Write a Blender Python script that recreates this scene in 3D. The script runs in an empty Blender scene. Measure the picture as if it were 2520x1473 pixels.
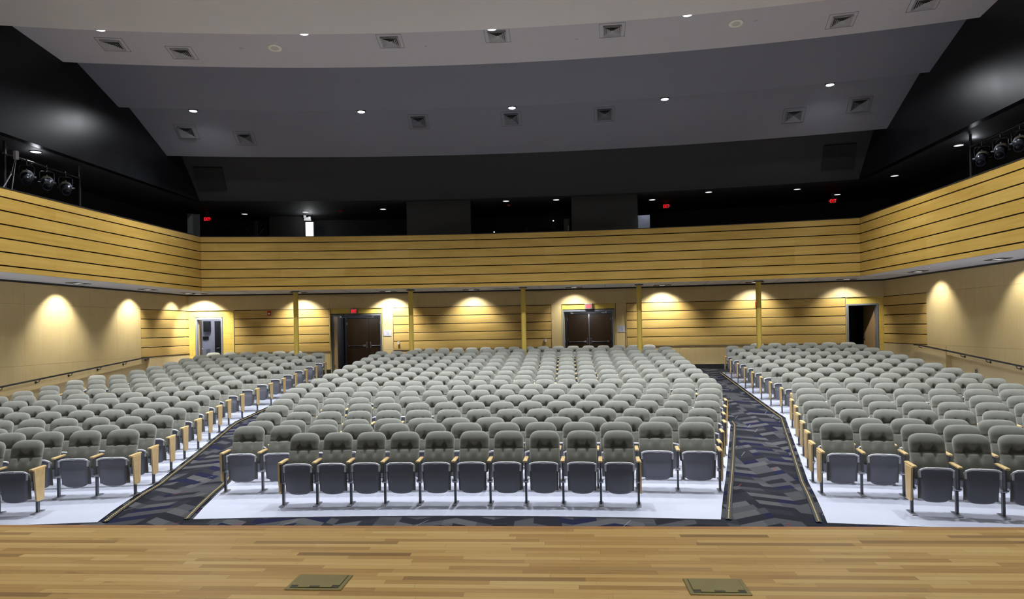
import bpy, math, random
from mathutils import Matrix, Vector
random.seed(7)
C = bpy.context.scene.collection
sc = bpy.context.scene
PI = math.pi
R_ = math.radians
YC = -26.0                     # the rows, balcony and rear wall are arcs about (0, -26)

# ------------------------------------------------------------------ materials
class N:
    """tiny node-maths wrapper"""
    def __init__(s, nt, sock): s.nt, s.s = nt, sock
    def _m(s, op, b=None, c=None):
        n = s.nt.nodes.new('ShaderNodeMath'); n.operation = op
        s.nt.links.new(s.s, n.inputs[0])
        for i, v in ((1, b), (2, c)):
            if v is None: continue
            if isinstance(v, N): s.nt.links.new(v.s, n.inputs[i])
            else: n.inputs[i].default_value = v
        return N(s.nt, n.outputs[0])
    def __add__(s, o): return s._m('ADD', o)
    def __sub__(s, o): return s._m('SUBTRACT', o)
    def __mul__(s, o): return s._m('MULTIPLY', o)
    def __truediv__(s, o): return s._m('DIVIDE', o)
    def floor(s): return s._m('FLOOR')
    def frac(s): return s._m('FRACT')
    def abs(s): return s._m('ABSOLUTE')
    def lt(s, o): return s._m('LESS_THAN', o)
    def gt(s, o): return s._m('GREATER_THAN', o)
    def mod(s, o): return s._m('FLOORED_MODULO', o)

def new_mat(name):
    m = bpy.data.materials.new(name); m.use_nodes = True
    nt = m.node_tree
    return m, nt, nt.nodes['Principled BSDF']

def srgb(r, g, b):
    f = lambda c: c/12.92 if c <= .04045 else ((c+.055)/1.055)**2.4
    return (f(r/255), f(g/255), f(b/255), 1)

def xyz(nt):
    t = nt.nodes.new('ShaderNodeTexCoord'); s = nt.nodes.new('ShaderNodeSeparateXYZ')
    nt.links.new(t.outputs['Object'], s.inputs[0])
    return [N(nt, s.outputs[i]) for i in range(3)]

def comb(nt, x=0, y=0, z=0):
    n = nt.nodes.new('ShaderNodeCombineXYZ')
    for i, v in enumerate((x, y, z)):
        if isinstance(v, N): nt.links.new(v.s, n.inputs[i])
        else: n.inputs[i].default_value = v
    return n.outputs[0]

def noise(nt, vec, scale=1, detail=4, rough=.55):
    n = nt.nodes.new('ShaderNodeTexNoise'); n.inputs['Scale'].default_value = scale
    n.inputs['Detail'].default_value = detail; n.inputs['Roughness'].default_value = rough
    nt.links.new(vec, n.inputs['Vector']); return N(nt, n.outputs['Fac'])

def white(nt, vec):
    n = nt.nodes.new('ShaderNodeTexWhiteNoise'); nt.links.new(vec, n.inputs['Vector']); return N(nt, n.outputs['Value'])

def ramp(nt, fac, stops, interp='LINEAR'):
    n = nt.nodes.new('ShaderNodeValToRGB'); cr = n.color_ramp; cr.interpolation = interp
    while len(cr.elements) < len(stops): cr.elements.new(.5)
    for e, (p, c) in zip(cr.elements, stops): e.position = p; e.color = c
    nt.links.new(fac.s, n.inputs[0]); return n.outputs[0]

def mix(nt, fac, a, b, mode='MIX'):
    n = nt.nodes.new('ShaderNodeMix'); n.data_type = 'RGBA'; n.blend_type = mode
    if isinstance(fac, N): nt.links.new(fac.s, n.inputs[0])
    else: n.inputs[0].default_value = fac
    for v, i in ((a, 6), (b, 7)):
        if isinstance(v, tuple): n.inputs[i].default_value = v
        else: nt.links.new(v, n.inputs[i])
    return n.outputs[2]

def bump(nt, bs, h, strength=.3, dist=.01):
    n = nt.nodes.new('ShaderNodeBump'); n.inputs['Strength'].default_value = strength; n.inputs['Distance'].default_value = dist
    nt.links.new(h.s, n.inputs['Height']); nt.links.new(n.outputs[0], bs.inputs['Normal'])

def plain(name, col, rough=.5, metal=0, spec=.5, var=.06, scale=6):
    m, nt, b = new_mat(name)
    x, y, z = xyz(nt)
    f = noise(nt, comb(nt, x, y, z), scale, 3)
    d = tuple(c*(1-var) for c in col[:3])+(1,); l = tuple(min(1, c*(1+var)) for c in col[:3])+(1,)
    nt.links.new(ramp(nt, f, [(.3, d), (.7, l)]), b.inputs['Base Color'])
    b.inputs['Roughness'].default_value = rough; b.inputs['Metallic'].default_value = metal
    b.inputs['Specular IOR Level'].default_value = spec
    return m

def glow(name, col, strength):
    m, nt, b = new_mat(name)
    b.inputs['Base Color'].default_value = col
    b.inputs['Emission Color'].default_value = col; b.inputs['Emission Strength'].default_value = strength
    m.cycles.emission_sampling = 'NONE'
    return m

def board_mat(name, c0, c1, pitch, rough=.38, var=.5):
    """veneer boards: grain runs along the wall, tone shifts from board to board"""
    m, nt, b = new_mat(name)
    x, y, z = xyz(nt)
    u = x + y
    g = noise(nt, comb(nt, u*.55, z*9), 1.4, 6, .6)
    cl = noise(nt, comb(nt, u*.7, z*2.2), 1.0, 3)
    idx = white(nt, comb(nt, (u/2.44).floor(), (z/pitch).floor()))
    f = g*.45 + cl*.35 + idx*(.22*var)
    nt.links.new(ramp(nt, f, [(.28, c0), (.62, c1)]), b.inputs['Base Color'])
    b.inputs['Roughness'].default_value = rough
    bump(nt, b, g, .05, .004)
    return m

def panel_mat(name, c0, c1):
    m, nt, b = new_mat(name)
    x, y, z = xyz(nt)
    u = x + y
    g = noise(nt, comb(nt, u*26, z*.9), 1.2, 5, .6)
    cl = noise(nt, comb(nt, u*.8, z*.8), 1.3, 3)
    nt.links.new(ramp(nt, g*.5+cl*.5, [(.3, c0), (.68, c1)]), b.inputs['Base Color'])
    b.inputs['Roughness'].default_value = .42
    return m

def block_mat(name, col, mortar):
    m, nt, b = new_mat(name)
    x, y, z = xyz(nt)
    br = nt.nodes.new('ShaderNodeTexBrick')
    br.inputs['Scale'].default_value = 1; br.inputs['Brick Width'].default_value = .4; br.inputs['Row Height'].default_value = .2
    br.inputs['Mortar Size'].default_value = .006
    br.inputs['Color1'].default_value = col; br.inputs['Color2'].default_value = tuple(c*.93 for c in col[:3])+(1,); br.inputs['Mortar'].default_value = mortar
    nt.links.new(comb(nt, x+y*.3, z), br.inputs['Vector'])
    nt.links.new(br.outputs['Color'], b.inputs['Base Color']); b.inputs['Roughness'].default_value = .5
    bump(nt, b, N(nt, br.outputs['Fac'])*-1, .4, .006)
    return m

def stage_mat():
    m, nt, b = new_mat('stage_maple')
    x, y, z = xyz(nt)
    W = .057
    row = (y/W).floor()
    rr = white(nt, comb(nt, row, 3.0))
    xs = x/(rr*.5+.55) + rr*37
    cell = white(nt, comb(nt, xs.floor(), row, 9.0))
    cell2 = white(nt, comb(nt, xs.floor(), row, 2.0))
    g = noise(nt, comb(nt, x*1.3 + cell*40, y*40), 1.6, 7, .65)
    knot = noise(nt, comb(nt, x*2.2 + cell2*90, y*14), 1.0, 5, .7)
    f = cell*.46 + g*.42 + .06
    col = ramp(nt, f, [(.14, srgb(138, 98, 40)), (.32, srgb(174, 134, 66)), (.55, srgb(196, 158, 88)), (.85, srgb(212, 180, 114))])
    dark = ramp(nt, cell2, [(0, (.42, .36, .28, 1)), (.045, (.62, .55, .45, 1)), (.09, (1, 1, 1, 1))])
    col = mix(nt, 1.0, col, dark, 'MULTIPLY')
    col = mix(nt, 1.0, col, ramp(nt, knot, [(.27, (.55, .46, .36, 1)), (.40, (1, 1, 1, 1))]), 'MULTIPLY')
    gap = ((y/W).frac()-.5).abs().gt(.475)
    gx = ((xs).frac()).lt(.003)
    col = mix(nt, (gap+gx)*.45, col, (.10, .055, .02, 1))
    nt.links.new(col, b.inputs['Base Color'])
    b.inputs['Roughness'].default_value = .38; b.inputs['Specular IOR Level'].default_value = .4
    bump(nt, b, g, .08, .003)
    return m

def carpet_mat():
    m, nt, b = new_mat('patterned_carpet')
    x, y, z = xyz(nt)
    cw = .50
    col_i = (x/cw + .13).floor(); fx = (x/cw + .13).frac()
    sg = col_i.mod(2)*-2+1
    yy = (y + sg*(fx-.5)*(cw*.60) + white(nt, comb(nt, col_i, 5.0))*.03)/.225
    j = yy.floor()
    rnd = white(nt, comb(nt, col_i, j, 1.0))
    brk = (fx + rnd*.3).gt(.82)                       # some bars stop short, giving broken chevrons
    r2 = white(nt, comb(nt, col_i*2+brk, j, 4.0))
    f = r2*.62 + j.mod(2)*.38
    col = ramp(nt, f, [(0, srgb(36, 37, 43)), (.22, srgb(30, 32, 58)), (.36, srgb(46, 47, 53)), (.46, srgb(76, 76, 79)), (.60, srgb(38, 39, 45)), (.70, srgb(90, 90, 91)), (.90, srgb(68, 68, 72))], 'CONSTANT')
    rib = ((x*1.0+y*.6)/.014).frac().gt(.5)
    col = mix(nt, rib*.22, col, (.012, .012, .02, 1))
    # thin pale and red strokes
    cx = (x/.85).floor(); cy = (y/.55).floor()
    q = white(nt, comb(nt, cx, cy, 7.0))
    ln = ((x/.85).frac() - (y/.55).frac()*.28 - .35).abs().lt(.0075)*(y/.55).frac().lt(.62)
    col = mix(nt, ln*q.gt(.6)*.4, col, (.42, .42, .46, 1))
    ln2 = ((x/.85).frac() - (y/.55).frac()*.3 - .62).abs().lt(.012)*(y/.55).frac().lt(.4)
    col = mix(nt, ln2*q.lt(.16)*.7, col, (.22, .03, .05, 1))
    n = noise(nt, comb(nt, x, y), 260, 2)
    col = mix(nt, 1.0, col, ramp(nt, n, [(.25, (.7, .7, .7, 1)), (.75, (1.15, 1.15, 1.15, 1))]), 'MULTIPLY')
    nt.links.new(col, b.inputs['Base Color']); b.inputs['Roughness'].default_value = .95
    b.inputs['Specular IOR Level'].default_value = .1
    bump(nt, b, n, .4, .004)
    return m

def led_mat():
    m, nt, b = new_mat('aisle_light_lens')
    x, y, z = xyz(nt)
    on = ((y/.055).frac()-.5).abs().lt(.22)
    b.inputs['Base Color'].default_value = srgb(60, 56, 40); b.inputs['Roughness'].default_value = .4
    m.cycles.emission_sampling = 'NONE'; b.inputs['Emission Color'].default_value = (1, .76, .30, 1)
    nt.links.new((on*.9).s, b.inputs['Emission Strength'])
    return m

def fabric_mat():
    m, nt, b = new_mat('grey_upholstery')
    x, y, z = xyz(nt)
    w = noise(nt, comb(nt, x, y, z), 240, 3, .7)
    n2 = noise(nt, comb(nt, x, y, z), 9, 2)
    nt.links.new(ramp(nt, w*.7+n2*.3, [(.3, srgb(126, 127, 119)), (.7, srgb(152, 152, 144))]), b.inputs['Base Color'])
    b.inputs['Roughness'].default_value = .9; b.inputs['Specular IOR Level'].default_value = .15
    b.inputs['Sheen Weight'].default_value = .12; b.inputs['Sheen Roughness'].default_value = .5
    bump(nt, b, w, .15, .002)
    return m

def oak_mat():
    m, nt, b = new_mat('light_oak')
    x, y, z = xyz(nt)
    g = noise(nt, comb(nt, x*30, y*6, z*6), 2, 5)
    nt.links.new(ramp(nt, g, [(.3, srgb(226, 190, 126)), (.7, srgb(240, 210, 154))]), b.inputs['Base Color'])
    b.inputs['Roughness'].default_value = .35
    return m

def black_wall_mat():
    m, nt, b = new_mat('black_semigloss_paint')
    x, y, z = xyz(nt)
    n = noise(nt, comb(nt, y*2.2, z*.7, x*2.2), 1.5, 4)
    nt.links.new(ramp(nt, n, [(.3, (.0034, .0036, .0046, 1)), (.7, (.0052, .0054, .0068, 1))]), b.inputs['Base Color'])
    nt.links.new((n*.10+.30).s, b.inputs['Roughness'])
    b.inputs['Specular IOR Level'].default_value = .28
    return m

M = dict(
    fabric=fabric_mat(), oak=oak_mat(), stage=stage_mat(), carpet=carpet_mat(), led=led_mat(),
    pan=plain('seat_pan_plastic', srgb(122, 123, 132), .45, var=.03),
    rim=plain('seat_rim_plastic', srgb(236, 236, 240), .35, var=.02),
    post=plain('seat_post_metal', srgb(104, 106, 112), .4, .25),
    steel=plain('brushed_steel', srgb(188, 190, 195), .3, .9),
    vinyl=plain('pale_floor_coating', srgb(196, 199, 216), .55, var=.03, scale=1.2),
    board=board_mat('veneer_boards', srgb(166, 130, 54), srgb(200, 166, 90), .305),
    board2=board_mat('veneer_wall_boards', srgb(188, 153, 80), srgb(216, 186, 116), .317),
    panel=panel_mat('plain_veneer_panels', srgb(198, 174, 122), srgb(213, 192, 142)),
    cmu=block_mat('yellow_painted_block', srgb(226, 196, 96), srgb(196, 168, 80)),
    ypaint=plain('yellow_paint', srgb(222, 194, 92), .45, var=.03, scale=1.5),
    dark=plain('dark_void', (.006, .006, .006, 1), .8),
    groove=plain('groove_backing', (.010, .009, .006, 1), .8),
    black=black_wall_mat(),
    charcoal=plain('charcoal_paint', (.024, .024, .026, 1), .75),
    grey=plain('grey_booth_paint', (.034, .035, .036, 1), .7),
    cloud_near=plain('ceiling_cloud_lit', srgb(216, 210, 202), .7, var=.015, scale=.6),  # cloud colours step darker rearward: stage light fall-off is put into them
    cloud=plain('ceiling_cloud_half_lit', srgb(186, 181, 181), .7, var=.015, scale=.6),
    cloud_dim=plain('ceiling_cloud_shaded', srgb(112, 112, 120), .7, var=.015, scale=.6),
    tile=plain('soffit_tile', srgb(226, 229, 236), .7, var=.02),
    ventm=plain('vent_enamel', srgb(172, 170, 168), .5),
    ventd=plain('vent_enamel_shaded', srgb(104, 104, 110), .6),  # same enamel with the shade of the rear cloud put into its colour
    slot=plain('vent_slot', (.012, .012, .012, 1), .8),
    frame_grey=plain('grey_door_frame', srgb(128, 132, 142), .4),
    frame_dark=plain('dark_door_frame', srgb(92, 94, 98), .4),
    walnut=plain('brown_door_veneer', srgb(96, 70, 40), .4, var=.12, scale=3),
    oakdoor=plain('oak_door_veneer', srgb(190, 158, 110), .4, var=.06),
    corridor=plain('white_corridor_paint', srgb(206, 208, 220), .6),
    vest=plain('vestibule_grey_paint', srgb(104, 105, 110), .7),
    rail=plain('black_rail_paint', (.012, .012, .014, 1), .3),
    red=plain('alarm_red', srgb(196, 28, 32), .4),
    redglow=glow('exit_red_letters', (1.0, .02, .035, 1), 1.15),
    signface=plain('sign_housing', srgb(150, 148, 150), .5),
    signdark=plain('sign_housing_dark', srgb(66, 52, 40), .5),
    white=plain('white_plastic', srgb(226, 226, 230), .4),
    symbol=plain('sign_symbol_grey', srgb(168, 170, 182), .5),
    lens=glow('house_light_lens', (.93, .96, 1, 1), 40),
    disc=glow('balcony_light_lens', (.90, .94, 1, 1), 1.15),
    soffit_lens=glow('soffit_light_lens', (1, .98, .95, 1), .75),
    day=glow('daylit_pane', (.90, .97, 1, 1), 1.6),
    brass=plain('olive_bronze', srgb(128, 116, 62), .42, .35),
    brassdark=plain('dark_bronze', srgb(52, 48, 26), .45, .3),
    fixture=plain('fixture_black_metal', srgb(86, 88, 96), .30, .85),
    bulb=plain('lens_glass', srgb(40, 44, 60), .1),
    speaker=plain('speaker_black', (.012, .012, .014, 1), .6),
    ivory=plain('speaker_ring_white', srgb(236, 232, 214), .5),
    mesh=plain('speaker_grille', srgb(196, 192, 182), .6),
    cab=plain('pale_cabinet', srgb(150, 156, 172), .5),
    blue=glow('blue_indicator', (.25, .45, 1, 1), 1.2),
    base=plain('black_vinyl_base', (.008, .008, .009, 1), .6),
)

# ------------------------------------------------------------------ mesh helpers
class MB:
    def __init__(s): s.v, s.f, s.m = [], [], []
    def add(s, vs, fs, m=0, mat=None):
        b = len(s.v)
        s.v += [tuple(mat @ Vector(p)) for p in vs] if mat is not None else [tuple(p) for p in vs]
        s.f += [tuple(b+i for i in f) for f in fs]; s.m += [m]*len(fs)
    def box(s, x0, x1, y0, y1, z0, z1, m=0, mat=None, ch=0):
        if ch:
            # chamfered along every vertical/top edge: an octagonal prism with a stepped rim
            o = [(x0+ch, y0), (x1-ch, y0), (x1, y0+ch), (x1, y1-ch), (x1-ch, y1), (x0+ch, y1), (x0, y1-ch), (x0, y0+ch)]
            cx, cy = (x0+x1)/2, (y0+y1)/2
            def ins(d): return [(cx+(px-cx)*(1-d/max(abs(x1-x0)/2, 1e-6)), cy+(py-cy)*(1-d/max(abs(y1-y0)/2, 1e-6))) for px, py in o]
            rings = [(ins(ch*.7), z0), (o, z0+ch*.7), (o, z1-ch*.7), (ins(ch*.7), z1)]
            vs = [(px, py, z) for ring, z in rings for px, py in ring]
            fs = [tuple(range(7, -1, -1)), tuple(range(24, 32))]
            for r in range(3):
                for i in range(8): fs.append((r*8+i, r*8+(i+1) % 8, r*8+8+(i+1) % 8, r*8+8+i))
            s.add(vs, fs, m, mat); return
        vs = [(x, y, z) for z in (z0, z1) for x, y in ((x0, y0), (x1, y0), (x1, y1), (x0, y1))]
        s.add(vs, [(3, 2, 1, 0), (4, 5, 6, 7), (0, 1, 5, 4), (1, 2, 6, 5), (2, 3, 7, 6), (3, 0, 4, 7)], m, mat)
    def tube(s, path, r, n=8, m=0, mat=None, cap=True, flat=1.0):
        P = [Vector(p) for p in path]; vs = []; fs = []
        for i, p in enumerate(P):
            d = (P[min(i+1, len(P)-1)]-P[max(i-1, 0)]).normalized()
            up = Vector((0, 0, 1)) if abs(d.z) < .9 else Vector((0, 1, 0))
            a = d.cross(up).normalized(); b = a.cross(d)
            rr = r[i] if isinstance(r, (list, tuple)) else r
            for k in range(n):
                t = 2*PI*k/n; vs.append(p+a*(math.cos(t)*rr)+b*(math.sin(t)*rr*flat))
        for i in range(len(P)-1):
            for k in range(n): fs.append((i*n+k, i*n+(k+1) % n, i*n+n+(k+1) % n, i*n+n+k))
        if cap: fs += [tuple(range(n-1, -1, -1)), tuple(range(len(P)*n-n, len(P)*n))]
        s.add(vs, fs, m, mat)
    def cyl(s, c, r, h, n=20, m=0, mat=None, r2=None):
        s.tube([c, (c[0], c[1], c[2]+h)], [r, r if r2 is None else r2], n, m, mat)
    def lathe(s, prof, n=24, m=0, mat=None):
        vs = [(r*math.cos(2*PI*k/n), r*math.sin(2*PI*k/n), z) for r, z in prof for k in range(n)]
        fs = [(i*n+k, i*n+(k+1) % n, i*n+n+(k+1) % n, i*n+n+k) for i in range(len(prof)-1) for k in range(n)]
        s.add(vs, fs, m, mat)
    def sweep(s, prof, fn, ts, m=0):
        """closed profile [(a, z)] carried along fn(t, a, z)"""
        n = len(prof); vs = [fn(t, a, z) for t in ts for a, z in prof]; fs = []
        for i in range(len(ts)-1):
            for k in range(n): fs.append((i*n+k, i*n+(k+1) % n, i*n+n+(k+1) % n, i*n+n+k))
        fs += [tuple(range(n-1, -1, -1)), tuple(range((len(ts)-1)*n, len(ts)*n))]
        s.add(vs, fs, m)
    def pillow(s, nu, nv, front, back, m=0, mb=None):
        """two (u, v) skins that meet on their rim"""
        V = []
        for g in (front, back):
            for j in range(nv+1):
                for i in range(nu+1): V.append(g(-1+2*i/nu, j/nv))
        k = (nu+1)*(nv+1); ff = []; fb = []
        for j in range(nv):
            for i in range(nu):
                a = j*(nu+1)+i; ff.append((a, a+1, a+nu+2, a+nu+1)); fb.append((k+a+nu+1, k+a+nu+2, k+a+1, k+a))
        rim = [i for i in range(nu+1)]+[j*(nu+1)+nu for j in range(1, nv+1)]+[nv*(nu+1)+i for i in range(nu-1, -1, -1)]+[j*(nu+1) for j in range(nv-1, 0, -1)]
        fr = [(rim[q], k+rim[q], k+rim[(q+1) % len(rim)], rim[(q+1) % len(rim)]) for q in range(len(rim))]
        b = len(s.v); s.v += V
        s.f += [tuple(b+i for i in f) for f in ff+fr+fb]
        s.m += [m]*(len(ff)+len(fr))+[m if mb is None else mb]*len(fb)
    def mesh(s, name, mats, smooth=False):
        me = bpy.data.meshes.new(name); me.from_pydata(s.v, [], s.f)
        for x in (mats if isinstance(mats, (list, tuple)) else [mats]): me.materials.append(x)
        me.polygons.foreach_set('material_index', s.m)
        if smooth: me.polygons.foreach_set('use_smooth', [True]*len(s.f))
        me.update()
        import bmesh
        bm = bmesh.new(); bm.from_mesh(me)
        bmesh.ops.recalc_face_normals(bm, faces=bm.faces); bm.to_mesh(me); bm.free()
        if smooth and smooth != 'all':
            try: me.set_sharp_from_angle(angle=R_(40))
            except Exception: pass
        return me
    def build(s, name, mats, parent=None, smooth=False, loc=None, mat=None):
        return link(name, s.mesh(name, mats, smooth), parent, loc, mat)

def link(name, data, parent=None, loc=None, mat=None):
    o = bpy.data.objects.new(name, data); C.objects.link(o)
    if parent is not None: o.parent = parent
    if mat is not None: o.matrix_local = mat
    elif loc is not None: o.location = loc
    return o

def tag(o, label, cat, group=None, kind=None):
    o['label'] = label; o['category'] = cat
    if group: o['group'] = group
    if kind: o['kind'] = kind
    return o

def empty(name, mat=None, loc=None):
    o = bpy.data.objects.new(name, None); C.objects.link(o); o.empty_display_size = .1
    if mat is not None: o.matrix_world = mat
    elif loc is not None: o.location = loc
    return o

def struct(o):
    o['kind'] = 'structure'; return o

def pol(R, a, z): return (R*math.sin(a), R*math.cos(a)+YC, z)
def ang(s, R=52.0): return s/R
def frame_at(R, a, z, tilt=0):
    """local x along the arc (to the viewer's right), y away from the stage, z up"""
    return Matrix.Translation(pol(R, a, z)) @ Matrix.Rotation(-a, 4, 'Z') @ Matrix.Rotation(tilt, 4, 'X')
def arange(a, b, step):
    n = max(1, math.ceil(abs(b-a)/step)); return [a+(b-a)*i/n for i in range(n+1)]
def arc(mb, prof, s0, s1, m=0, seg=.7):
    """profile [(R, z)] carried round the hall from s0 to s1 (metres along the rear wall)"""
    mb.sweep(prof, lambda a, R, z: pol(R, a, z), arange(ang(s0), ang(s1), seg/52), m)
def arcbox(mb, R0, R1, s0, s1, z0, z1, m=0, seg=.7): arc(mb, [(R0, z0), (R1, z0), (R1, z1), (R0, z1)], s0, s1, m, seg)
def run(mb, prof, y0, y1, m=0):
    """profile [(x, z)] carried along Y"""
    mb.sweep(prof, lambda t, a, z: (a, t, z), [y0, y1], m)
def runbox(mb, x0, x1, y0, y1, z0, z1, m=0): run(mb, [(x0, z0), (x1, z0), (x1, z1), (x0, z1)], y0, y1, m)

ROWZ = [.012, .002, -.038, -.01, .024, .055, .092, .128, .166, .215, .281, .347, .417, .487, .558, .627, .698, .75]
ROWR = [35.3+.9144*i for i in range(18)]
def floor_z(R):
    T = [(28, .0), (34.6, .0)]+list(zip(ROWR, ROWZ))+[(52.5, .805), (60, .805)]
    for (a, za), (b, zb) in zip(T, T[1:]):
        if R <= b: return za+(zb-za)*(R-a)/(b-a)
    return T[-1][1]

LIGHTS = []
def spot(name, loc, d, watts, size=80, blend=.5, col=(1, 1, 1), rad=.06):
    l = bpy.data.lights.new(name, 'SPOT'); l.energy = watts; l.spot_size = R_(size); l.spot_blend = blend; l.color = col; l.shadow_soft_size = rad
    o = bpy.data.objects.new(name, l); C.objects.link(o); o.location = loc
    o.rotation_euler = Vector(d).to_track_quat('-Z', 'Y').to_euler(); return o
def point(name, loc, watts, col=(1, 1, 1), rad=.1):
    l = bpy.data.lights.new(name, 'POINT'); l.energy = watts; l.color = col; l.shadow_soft_size = rad
    o = bpy.data.objects.new(name, l); C.objects.link(o); o.location = loc; return o
ORD = ['', 'first', 'second', 'third', 'fourth', 'fifth', 'sixth', 'seventh', 'eighth', 'ninth', 'tenth', 'eleventh', 'twelfth', 'thirteenth', 'fourteenth',
       'fifteenth', 'sixteenth', 'seventeenth', 'eighteenth', 'nineteenth']
# ------------------------------------------------------------------ floor, stage
mb = MB()
Rs = [28.2, 30, 32, 34.0, 34.6]+ROWR+[51.5, 52.3]
As = [R_(-17.5+35*i/28) for i in range(29)]
vs = [pol(R, a, floor_z(R)) for R in Rs for a in As]; n = len(As)
mb.add(vs, [(i*n+k, i*n+k+1, i*n+n+k+1, i*n+n+k) for i in range(len(Rs)-1) for k in range(n-1)])
struct(mb.build('floor', M['carpet'], smooth=True))

def lerp(T, R):
    if R <= T[0][0]: return T[0][1]
    for (a, x), (b, y) in zip(T, T[1:]):
        if R <= b: return x+(y-x)*(R-a)/(b-a)
    return T[-1][1]
EDGE_L = [(34.73, -4.71), (37.73, -5.54), (39.01, -5.86), (42.34, -6.72), (43.08, -6.88), (45.1, -6.92), (50.45, -7.0), (50.5, -7.8), (51.25, -7.8)]
EDGE_CL = [(34.73, -3.50), (36.66, -4.02), (38.96, -4.70), (41.7, -5.37), (42.6, -5.50), (50.45, -5.54), (50.5, -4.4), (51.25, -4.4)]
EDGE_CR = [(34.73, 3.25), (36.43, 3.68), (38.24, 4.15), (41.97, 5.10), (42.6, 5.17), (50.45, 5.30), (50.5, 4.85), (51.25, 4.85)]
EDGE_R = [(34.73, 4.48), (36.92, 5.03), (38.82, 5.52), (42.92, 6.56), (44.41, 6.62), (50.45, 6.86), (50.5, 7.6), (51.25, 7.6)]
SLAB = .014
def slab(inner, outer):
    RR = sorted(set([34.73]+[r for r in ROWR if r > 34.8]+[50.45, 50.5, 51.25]+[p[0] for e in (inner, outer) if isinstance(e, list) for p in e]))
    mb = MB(); n = 13; vs = []
    for R in RR:
        def ev(e):
            if isinstance(e, list): return lerp(e, R)
            return R*math.asin(e/R)
        a0, a1 = ev(inner)/R, ev(outer)/R
        for k in range(n):
            a = a0+(a1-a0)*k/(n-1); vs.append(pol(R, a, floor_z(R)+SLAB))
    mb.add(vs, [(i*n+k, i*n+k+1, i*n+n+k+1, i*n+n+k) for i in range(len(RR)-1) for k in range(n-1)])
    # front lip
    lip = [pol(34.73, a, z) for a in [math.atan2(v[0], v[1]-YC) for v in vs[:n]] for z in (floor_z(34.73), floor_z(34.73)+SLAB)]
    mb.add(lip, [(2*k, 2*k+2, 2*k+3, 2*k+1) for k in range(n-1)])
    return struct(mb.build('floor_seating', M['vinyl'], smooth=True))
slab(-12.58, EDGE_L); slab(EDGE_CL, EDGE_CR); slab(EDGE_R, 12.58)

def strip(edge, Rmax, label, side):
    pts = []
    for R in arange(34.75, Rmax, .25):
        s = lerp(edge, R)+side*.09; pts.append(Vector(pol(R, s/R, floor_z(R)+SLAB)))
    ex = [i for i in range(len(pts))]
    def ribbon(w, h, z0, dx):
        mb = MB(); vs = []
        for i in ex:
            d = (pts[min(i+1, len(pts)-1)]-pts[max(i-1, 0)]).normalized(); nrm = Vector((d.y, -d.x, 0)).normalized()
            for a, z in ((-w/2+dx, z0), (w/2+dx, z0), (w/2+dx, z0+h), (-w/2+dx, z0+h)): vs.append(pts[i]+nrm*a+Vector((0, 0, z)))
        fs = [(i*4+k, i*4+(k+1) % 4, i*4+4+(k+1) % 4, i*4+4+k) for i in range(len(pts)-1) for k in range(4)]
        fs += [(0, 1, 2, 3), (len(vs)-1, len(vs)-2, len(vs)-3, len(vs)-4)]
        mb.add(vs, fs); return mb
    t = tag(empty('aisle_light_strip', loc=(0, 0, 0)), label, 'floor light strip', 'lit strips along the aisle edges')
    ribbon(.07, .012, -.012, 0).build('channel', M['base'], t)
    ribbon(.012, .008, .001, 0).build('light_lens', M['led'], t)
strip(EDGE_L, 50.3, 'dotted yellow floor light strip between open-door aisle and block below lit doorway', 1)
strip(EDGE_CL, 41.0, 'dotted yellow floor light strip on the centre block side of the open-door aisle', -1)
strip(EDGE_CR, 42.4, 'dotted yellow floor light strip on the centre block side of the aisle to blank panels', 1)
strip(EDGE_R, 50.3, 'dotted yellow floor light strip bordering block below dark doorway, longest in the carpet aisle', -1)

ST = 1.03
mb = MB()
mb.box(-14, 14, -9, 4.74, ST-.12, ST)
stage = struct(mb.build('floor_stage', M['stage']))
mb = MB()
mb.box(-14, 14, 4.742, 4.80, ST-.12, ST, 0); mb.box(-14, 14, 4.742, 4.786, ST-.06, ST-.001, 0)
struct(mb.build('trim_1', plain('stage_nosing', srgb(170, 118, 58), .4, var=.15)))
mb = MB(); mb.box(-14, 14, 4.60, 4.735, -.02, ST-.125)
struct(mb.build('wall_stage', M['dark']))

# ------------------------------------------------------------------ rear wall
SEAMS = [-12.62, -11.65, -10.6, -9.56, -8.52, -7.48, -6.47, -5.46, -4.1, -3.09, -2.06, -1.05, -.02, .99, 1.37, 2.37, 3.38, 3.78, 4.73, 5.71, 6.65, 7.63, 8.54, 9.52, 10.47, 11.40, 12.62]
BOARDS = [(-10.97, -7.50), (-5.06, .955), (3.80, 11.38)]
PLAIN = [(-5.47, -5.10), (.99, 1.36), (3.39, 3.77)]
ZS, ZB = 3.262, 1.672            # seam under the upper panels, foot of the boards
OPEN = [(-12.31, -11.47), (-7.38, -5.58), (1.44, 3.31), (11.49, 12.37)]
rear = MB()
# backing behind the veneer, pierced by the doorways
edges = [-12.9]+[v for o in OPEN for v in o]+[12.9]
for i in range(0, len(edges), 2): arcbox(rear, 52.0, 52.14, edges[i], edges[i+1], .0, 3.86)
for a, b in OPEN: arcbox(rear, 52.0, 52.14, a, b, 3.02, 3.86)
wr = struct(rear.build('wall_rear', M['groove']))
mb = MB()
for a, b in zip(SEAMS, SEAMS[1:]): arcbox(mb, 51.93, 51.97, a+.0015, b-.0015, ZS+.002, 3.806)
for a, b in PLAIN: arcbox(mb, 51.93, 51.97, a+.002, b-.002, 1.66, ZS-.002)
low = [(-10.99, -7.47), (-5.47, 1.36), (3.39, 11.40)]
for a, b in low:
    cs = [a]+[s for s in SEAMS if a+.1 < s < b-.1]+[b]
    for u, v in zip(cs, cs[1:]): arcbox(mb, 51.93, 51.97, u+.002, v-.002, .955, 1.655)
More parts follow.
